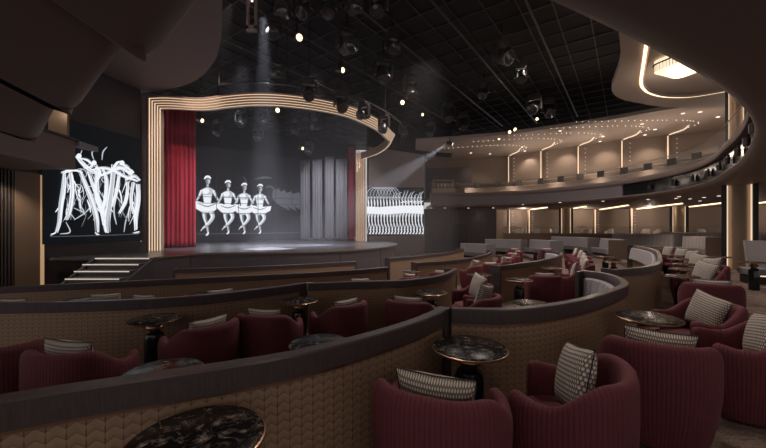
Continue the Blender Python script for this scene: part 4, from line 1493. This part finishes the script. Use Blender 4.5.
# upright gold strips and ceiling coves of the lounge
strips = [(509, 28.9), (528.7, 29.4), (594.4, 29.2), (631, 28.0)]
for i, (px, D) in enumerate(strips):
    x = (px - CX) / F * D
    root = empty('lounge_strip', (x, D, 0))
    tag(root, '%s gold light strip from the left on the lounge wall below the balcony' % ORD[i + 1], 'light strip', 'lounge wall light strips')
    MB().box(-.10, .10, -.1, .1, 0, SO - .01).build('strip', 'gold_dim', root)
    MB().box(-.028, .028, -.12, -.10, .3, SO - .05).build('strip_light', 'led_soft', root)
    for k in range(10):
        dot(root, (0, 0, 0), (.335, 0, .63 + k * .25), .022)
cov = [((548, 209.4), (520, 206.8), 'short'), ((572, 208.6), (586, 206.4), 'second'), ((594.5, 210.3), (628, 205.2), 'third'), ((631, 209.6), (682, 203.4), 'long'), ((689, 206.8), (722, 202.9), 'fifth'), ((757, 203.2), (775, 201.0), 'last')]
for i, (a, b, nm) in enumerate(cov):
    root = empty('lounge_cove', (0, 0, 0))
    tag(root, '%s ceiling cove line from the left under the balcony, glowing white' % ORD[i + 1], 'cove light', 'lounge ceiling coves')
    pa_, pb_ = at(a[0], a[1], SO - .03), at(b[0], b[1], SO - .03)
    if i == 0:
        pa_, pb_ = at(528.7, 209.6, SO - .03), at(547, 207.4, SO - .03)
    MB().tube([(*pa_, SO - .03), (*pb_, SO - .03)], .045, 6).build('light_tube', 'led', root)
    mb = MB()
    mid = pt(pa_, pb_, .5)
    L = math.dist(pa_, pb_)
    mb.box(-L / 2, L / 2, .10, .16, SO - .12, SO, math.atan2(pb_[1] - pa_[1], pb_[0] - pa_[0]), mid)
    mb.build('cove_lip', 'soffit', root)
# downlights under the balcony
lst = []
for (px, py) in ((523, 204.5), (560, 202.5), (603, 201.2), (648, 199.5), (679, 196.7), (676, 198.5), (690, 199), (704, 197.5), (719, 196), (700, 201), (430, 208.6), (443, 208.6), (466, 208.6), (490, 208.6)):
    x, y = at(px, py, SO - .005)
    o = MB().lathe([(0, -.012), (.07, -.012), (.085, 0)], seg=12).build('downlight', 'led_white')
    o.location = (x, min(y, 28.0) if px < 500 else y, SO)
    lst.append((px, o))
for k, (px, o) in enumerate(sorted(lst, key=lambda t_: t_[0])):
    tag(o, 'recessed downlight under the balcony, %s from the left' % ORD[k + 1], 'downlight', 'downlights under the balcony')
# parapet with glass, and pale lounge tables behind it
pp = [(9.75, 27.4), (12.0, 27.6), (15.0, 27.2), (18.0, 26.4), (21.0, 25.0), (24, 22.5)]
root = empty('lounge_parapet')
tag(root, 'long timber parapet with a glass screen in front of the lounge', 'parapet')
MB().sweep(pp, [(0, -.3), (0, 1.15), (.12, 1.15), (.12, -.3)]).build('parapet_wall', 'brown_panel', root)
MB().sweep(pp, [(.05, 1.15), (.05, 1.72), (.065, 1.72), (.065, 1.15)]).build('glass_pane', 'glass', root)
MB().sweep(pp, [(-.03, 1.15), (-.03, 1.18), (.15, 1.18), (.15, 1.15)]).build('parapet_top', 'gold_dim', root)


def make_lchair():
    root = empty('lounge_chair')
    mb = MB()
    rows = []
    for i in range(15):
        th = -2.0 + 4.0 * i / 14
        H = 1.18 - .2 * smooth((abs(th) - .8) / .9)
        rows.append([(math.sin(th) * r, -math.cos(th) * r, z) for r, z in ((.30, .3), (.33, .6), (.33, H), (.27, H), (.25, .55))])
    mb.grid(rows)
    mb.build('shell', 'white_cloth', root)
    MB().lathe([(.03, 0), (.22, .01), (.22, .04), (.03, .06), (.03, .34), (.24, .36), (.25, .55), (0, .56)], seg=16).build('seat', 'white_cloth', root)
    return root


lch = make_lchair()
tag(lch, '', 'chair')
for j, (px, D) in enumerate(((519, 28.6), (536, 28.7), (554, 28.6), (587, 28.4), (609, 28.3), (645, 27.6), (658, 27.2), (700, 25.6))):
    o = lch if j == 0 else dup(lch, (0, 0, 0), random.uniform(-1, 1))
    o.location = ((px - CX) / F * D, D, .35)
    o['label'] = 'pale lounge chair behind the glass parapet, %s from the left' % ORD[j + 1]
    o['group'] = 'pale lounge chairs behind the parapet'
struct('floor_lounge', MB().prism([(9.8, 27.6), (12.0, 27.8), (15.0, 27.4), (18.0, 26.6), (21.0, 25.2), (24, 22.8), (31, 16), (31, 22), (25, 27.1), (20, 29.7), (14, 30.7), (9.8, 30.4)], -.2, .35), 'carpet', 'raised lounge floor behind the parapet')

# ------------------------------------------------------------------ stage lighting rig
def make_mover():
    root = empty('moving_head_light')
    MB().box(-.20, .20, -.16, .16, -.16, 0).build('base', 'fixture', root, bevel=.02)
    y = MB()
    for s in (-1, 1):
        y.box(s * .27 - .035, s * .27 + .035, -.09, .09, -.62, -.17)
    y.box(-.30, .30, -.09, .09, -.22, -.16)
    y.build('yoke', 'fixture', root, bevel=.015)
    hd = MB()
    hd.lathe([(0, -.30), (.13, -.29), (.17, -.22), (.19, -.05), (.185, .05), (.21, .12), (.225, .26), (.21, .30), (.19, .30), (.185, .26)], seg=22)
    h = hd.build('head', 'fixture', root)
    h.location = (0, 0, -.55)
    h.rotation_euler = (math.radians(125), 0, 0)
    rings = MB()
    rings.lathe([(.185, .302), (.145, .315), (.135, .305), (.09, .32), (.08, .31), (0, .33)], seg=22)
    rings.build('lens', 'lens', h)
    MB().tube([(0, 0, 0), (0, 0, 1)], .02, 6).build('hanging_rod', 'black', root)
    return root


def make_par():
    root = empty('lit_spotlight')
    MB().box(-.02, .02, -.02, .02, -.30, 0).box(-.17, .17, -.02, .02, -.33, -.30).box(-.17, -.155, -.02, .02, -.55, -.30).box(.155, .17, -.02, .02, -.55, -.30).build('yoke', 'black', root)
    hd = MB()
    hd.lathe([(.0, -.26), (.11, -.25), (.13, -.10), (.145, .12), (.15, .20), (.14, .20)], seg=18)
    h = hd.build('housing', 'fixture', root)
    h.location = (0, 0, -.52)
    h.rotation_euler = (math.radians(108), 0, 0)
    MB().lathe([(0, .212), (.125, .203)], seg=18).build('lamp_lens', 'lamp_hot', h)
    MB().tube([(0, 0, 0), (0, 0, 1)], .015, 6).build('hanging_rod', 'black', root)
    return root


def rod(o, s):
    for c in o.children:
        if c.name.startswith('hanging_rod'):
            c.scale = (1, 1, max(.05, (ZCE - .01 - o.location.z)) / s)


mv, pr = make_mover(), make_par()
tag(mv, '', 'stage light')
tag(pr, '', 'stage light')
ZL = 9.55
# dark moving heads seen under the ceiling: pixel of the head and height of the head
MOV = [(347, 47, 8.7), (383, 74, 8.8), (410, 91, 8.8), (448, 115, 8.8), (463, 124, 8.9), (502, 57, 8.9), (534, 108, 8.9), (548, 111, 9.0), (341, 105, 6.75), (309, 93, 6.95), (364, 115, 6.8), (384, 126, 6.7), (306, 10, 9.3), (329, 9, 9.3),
       (354, 8, 9.3), (379, 9, 9.3), (263, 118, 7.9), (296, 128, 7.9), (277, 73, 8.4), (241, 121, 7.8), (316, 126, 7.7), (258, 136, 7.6), (218, 130, 7.6), (403, 133, 7.9), (484, 93, 9.2), (309, 150, 7.5), (284, 12, 9.2), (392, 48, 8.9), (272, 33, 9.0), (521, 76, 9.1), (431, 131, 8.2)]
rows_ = []
for i, (px, py, z) in enumerate(MOV):
    x, y = at(px, py, z)
    o = mv if i == 0 else dup(mv, (0, 0, 0))
    s = 1.45 if i < 8 else (1.05 if 8 <= i < 12 else 1.1)
    for c in o.children:
        if c.name.startswith('head'):
            c.rotation_euler = (math.radians(random.choice((100, 118, 135, 150))), 0, 0)
    o.location = (x, y, z + .55 * s)
    o.scale = (s, s, s)
    o.rotation_euler = (0, 0, random.uniform(-.9, .9) + (0 if i != 0 else .4))
    rod(o, s)
    rows_.append((px, o))
for k, (px, o) in enumerate(sorted(rows_, key=lambda t_: t_[0])):
    o['label'] = 'dark moving-head stage light hanging from the rig, %s from the left' % ORD[k + 1]
    o['group'] = 'dark moving-head stage lights'
LIT = [(297, 38, 9.0, 1.1), (340, 70, 8.9, 1.0), (401, 102.5, 8.3, 1.0), (421, 114.5, 8.8, .8), (276, 110, 7.8, 1.0), (301, 148, 7.6, 1.0), (450, 143.5, 7.6, 1.0), (486, 135, 8.4, 1.0), (498, 138, 8.3, 1.0), (503, 134, 8.4, 1.0), (508.5, 132, 8.1, .9), (513, 129.5, 8.5, 1.1),
       (536, 119, 8.9, .8), (200, 120, 7.5, .9), (332, 162, 7.4, .8)]
rows_ = []
for i, (px, py, z, s) in enumerate(LIT):
    s *= .95
    x, y = at(px, py, z)
    o = pr if i == 0 else dup(pr, (0, 0, 0))
    o.location = (x, y, z + .52 * s)
    o.scale = (s, s, s)
    ang = math.atan2(-x, -y)          # lens looks towards the seats
    o.rotation_euler = (0, 0, PI - ang + (.75 if i % 2 else .45) + (1.0 if i in (6,) else 0))
    rod(o, s)
    rows_.append((px, o))
for k, (px, o) in enumerate(sorted(rows_, key=lambda t_: t_[0])):
    o['label'] = 'spotlight glowing warm under the ceiling, %s from the left' % ORD[k + 1]
    o['group'] = 'lit spotlights under the ceiling'
# pipes carrying the rig, along the stage front
pipes = [(-11.2, 9.75, 6, 24), (-8.2, 9.85, 4, 28), (-5.8, 9.9, 6, 29), (-3.0, 9.9, 8, 29), (-14.5, 9.95, 8, 28)]
for i, (v0, z, u0, u1) in enumerate(pipes):
    a = (U[0] * u0 + V[0] * v0, U[1] * u0 + V[1] * v0)
    b = (U[0] * u1 + V[0] * v0, U[1] * u1 + V[1] * v0)
    root = empty('lighting_pipe', (a[0], a[1], z))
    tag(root, 'black lighting pipe under the ceiling, %s out from the stage' % ORD[len(pipes) - sum(1 for p in pipes if p[0] > v0)] if False else '%s black lighting pipe below the ceiling, counted from the stage' % ORD[1 + sum(1 for p in pipes if p[0] < v0)], 'pipe', 'lighting pipes')
    MB().tube([(0, 0, 0), (b[0] - a[0], b[1] - a[1], 0)], .045, 8).build('pipe', 'fixture', root)
    for k in range(1, int(u1 - u0), 4):
        MB().tube([(U[0] * k, U[1] * k, 0), (U[0] * k, U[1] * k, ZCE - z)], .012, 6).build('hanger', 'black', root)
cpth = [(p[0] - n[0] * .75, p[1] - n[1] * .75) for p, n in zip(hp, normals(hp))][14:-14]
root = empty('curved_lighting_pipe', (0, 0, 0))
tag(root, 'black curved lighting pipe hung just outside the golden header', 'pipe', 'lighting pipes')
MB().tube([(x, y, 7.42) for x, y in cpth], .04, 8).build('pipe', 'fixture', root)
for q in cpth[::9]:
    MB().tube([(q[0], q[1], 7.44), (q[0], q[1], ZCE)], .012, 6).build('hanger', 'black', root)
# hanging slotted lamp at top left of centre
x, y = at(252, 20, 8.3)
root = empty('slot_pendant', (x, y, 8.0))
tag(root, 'tall narrow hanging frame with a slot under the ceiling at upper left', 'pendant')
MB().box(-.17, -.09, -.05, .05, 0, 2.25).box(.09, .17, -.05, .05, 0, 2.25).box(-.17, .17, -.05, .05, -.1, .1).build('frame', 'soffit', root)
MB().lathe([(0, .9), (.035, .9), (.035, 1.0), (0, 1.0)], seg=10).build('lamp', 'led_white', root)

# ------------------------------------------------------------------ haze
hz = bpy.data.materials.new('haze')
hz.use_nodes = True
nt = hz.node_tree
nt.nodes.clear()
out = nt.nodes.new('ShaderNodeOutputMaterial')
vs = nt.nodes.new('ShaderNodeVolumeScatter')
vs.inputs['Density'].default_value = .009
vs.inputs['Anisotropy'].default_value = .25
vs.inputs['Color'].default_value = (.95, .93, 1.0, 1)
tcn = nt.nodes.new('ShaderNodeTexCoord')
sx = nt.nodes.new('ShaderNodeSeparateXYZ')
mr = nt.nodes.new('ShaderNodeMapRange')
mr.inputs['From Min'].default_value, mr.inputs['From Max'].default_value = 1.5, 7.0
mr.inputs['To Min'].default_value, mr.inputs['To Max'].default_value = .0085, .0020
nt.links.new(tcn.outputs['Object'], sx.inputs[0])
nt.links.new(sx.outputs[2], mr.inputs['Value'])
nt.links.new(mr.outputs[0], vs.inputs['Density'])
nt.links.new(vs.outputs[0], out.inputs['Volume'])
hb = MB()
hb.prism([(-9.3, 9.5), (-3, 9.6), (1.2, 12), (3.4, 17), (5.2, 23), (3.0, 27.9), (-1.5, 29.5), (-7.6, 28.2), (-13, 23.4), (-11.2, 19), (-9.8, 15.2)], -.4, 9.2)
h_ = hb.build('haze', hz)
tag(h_, 'thin stage haze hanging in front of the stage', 'haze', kind='stuff')

# ------------------------------------------------------------------ lights
WARM, COOL = (1.0, .81, .65), (.86, .90, 1.0)
# beams
x, y = at(259, 24, 9.0)
spot('beam_left', (x + .3, y - .5, 10.15), (x - 1.0, y + 4.2, .6), 52000, 15, COOL, .05, .8)
x, y = at(449, 144, 7.6)
spot('beam_right', (x - .25, y - .25, 7.5), (-5.2, 19.5, .6), 38000, 15, COOL, .05, .4)
# stage washes from the rig
for (x, y, tx, ty, tz, pw, dg, col) in ((-3.2, 16.4, -6.0, 19.5, .6, 3600, 62, COOL), (-1.2, 19.4, -3.6, 21.5, .6, 3200, 62, COOL), (-6.4, 15.6, -8.2, 18.2, .6, 3200, 60, COOL),
                                        (-2.6, 20.6, -5.8, 27.4, 3.2, 3400, 48, COOL), (-7.6, 17.2, -11, 24, 2.0, 700, 40, COOL)):
    spot('stage_wash', (x, y, 9.3), (tx, ty, tz), pw, dg, col, .3, .9)
# warm wash on portal and curtain
x, y = at(250, 40, 9.2)
spot('portal_wash', (-5.0, 11.2, 9.0), (-9.8, 15.5, 4.0), 1500, 46, (1.0, .85, .75), .1, .8)
spot('curtain_wash', (-6.8, 13.6, 8.2), (-10.0, 16.8, 4.2), 500, 55, (1.0, .85, .85), .1, .8).data.energy = 320
spot('portal_wash_far', (2.2, 19.0, 9.0), (-1.6, 26.0, 4.0), 700, 40, (1.0, .88, .8), .1, .8)
# unseen fill spots added below the ceiling to brighten the seats
for (x, y, p) in ((-4.0, 7.0, 300), (0.5, 9.0, 330), (4.5, 12.0, 360), (2.0, 16.0, 300), (7.0, 17.0, 350), (-6.5, 9.5, 200), (10.0, 19.5, 280), (8.0, 11.0, 300)):
    spot('seat_fill', (x, y, 9.6), (x, y, 0), p * 3.2, 130, (1.0, .88, .82), .5, 1.0)
# downlights in the underside of the balcony, over the near seats and the right aisle
for (x, y, p) in ((.3, 1.0, 9), (2.4, 1.6, 14), (3.4, 3.2, 14), (5.6, 5.2, 16), (8.0, 7.4, 20), (10.5, 9.2, 26), (12.0, 12.0, 26), (-1.2, .6, 8), (15.5, 17, 90), (17.2, 20.5, 130), (13.5, 16.0, 50)):
    spot('downlight_lamp', (x, y, 3.05 if x < -.4 else 3.22), (x, y, 0), p * 2.0, 110, WARM, .08, .8)
# lounge glow
for (x, y, p) in ((12, 29.2, 60), (17, 28.6, 60), (21, 26.8, 60), (25, 23, 60), (22, 18, 40)):
    point('lounge_lamp', (x, y, 2.9), p * 1.1, WARM, .2)
# balcony glow
for (x, y, p) in ((12.4, 29.3, 60), (14.6, 27.2, 65), (16.6, 25.4, 70), (18.8, 23.8, 75), (21.5, 21.6, 80), (8, 30.6, 50)):
    spot('balcony_lamp', (x, y, 8.1), (x + .3, y + .5, 4.2), p * 2.0, 110, WARM, .1, .7)
for (x, y, p) in ((11.5, 27.0, 90), (14.8, 24.6, 90), (17.0, 21.5, 90), (19.0, 18.6, 90)):  # unseen points added in mid-air to brighten the balcony ceiling
    point('balcony_fill', (x, y, 6.0), p * .9, WARM, .4)
# fill points added in front of the balcony counter to brighten it
for q in off(.7)[10:-8:9]:
    point('counter_fill', (q[0], q[1], 4.75), 16, (1.0, .84, .70), .15)
# ring light bounce
point('cove_lamp', (11.0, 12.5, 6.9), 60, WARM, .4)
# left side
spot('slat_downlight', (-10.9, 9.9, 3.3), (-11.3, 9.9, 0), 110, 120, WARM, .05, .6)
point('partition_lamp', (-10.1, 9.9, 5.2), 8, WARM, .1)
# boarded wall wash
for x in (4.4, 6.2, 8.0):
    spot('wall_wash', (x, 28.1, 3.2), (x, 28.7, 0), 18, 90, WARM, .05, .8)

w = bpy.data.worlds.new('world')
sc.world = w
w.use_nodes = True
bg = w.node_tree.nodes['Background']
bg.inputs[0].default_value = (.95, .88, .88, 1)
bg.inputs[1].default_value = .55

# ------------------------------------------------------------------ camera
cam = bpy.data.cameras.new('camera')
cam.sensor_width = 36
cam.lens = F / 766 * 36
cam.shift_y = 4 / 766
cam.clip_end = 200
cam.clip_start = .05
co = bpy.data.objects.new('camera', cam)
COL.objects.link(co)
co.location = (0, 0, EYE)
co.rotation_euler = (PI / 2, 0, 0)
sc.camera = co
sc.view_settings.view_transform = 'Standard'
sc.view_settings.look = 'None'
sc.view_settings.exposure = 0.06
sc.view_settings.gamma = 1
sc.view_settings.use_curve_mapping = False
sc.cycles.use_denoising = True
sc.cycles.max_bounces = 8
sc.cycles.diffuse_bounces = 4
sc.cycles.volume_bounces = 1
sc.cycles.transparent_max_bounces = 12
sc.cycles.sample_clamp_indirect = 3
sc.cycles.caustics_reflective = False
sc.cycles.caustics_refractive = False
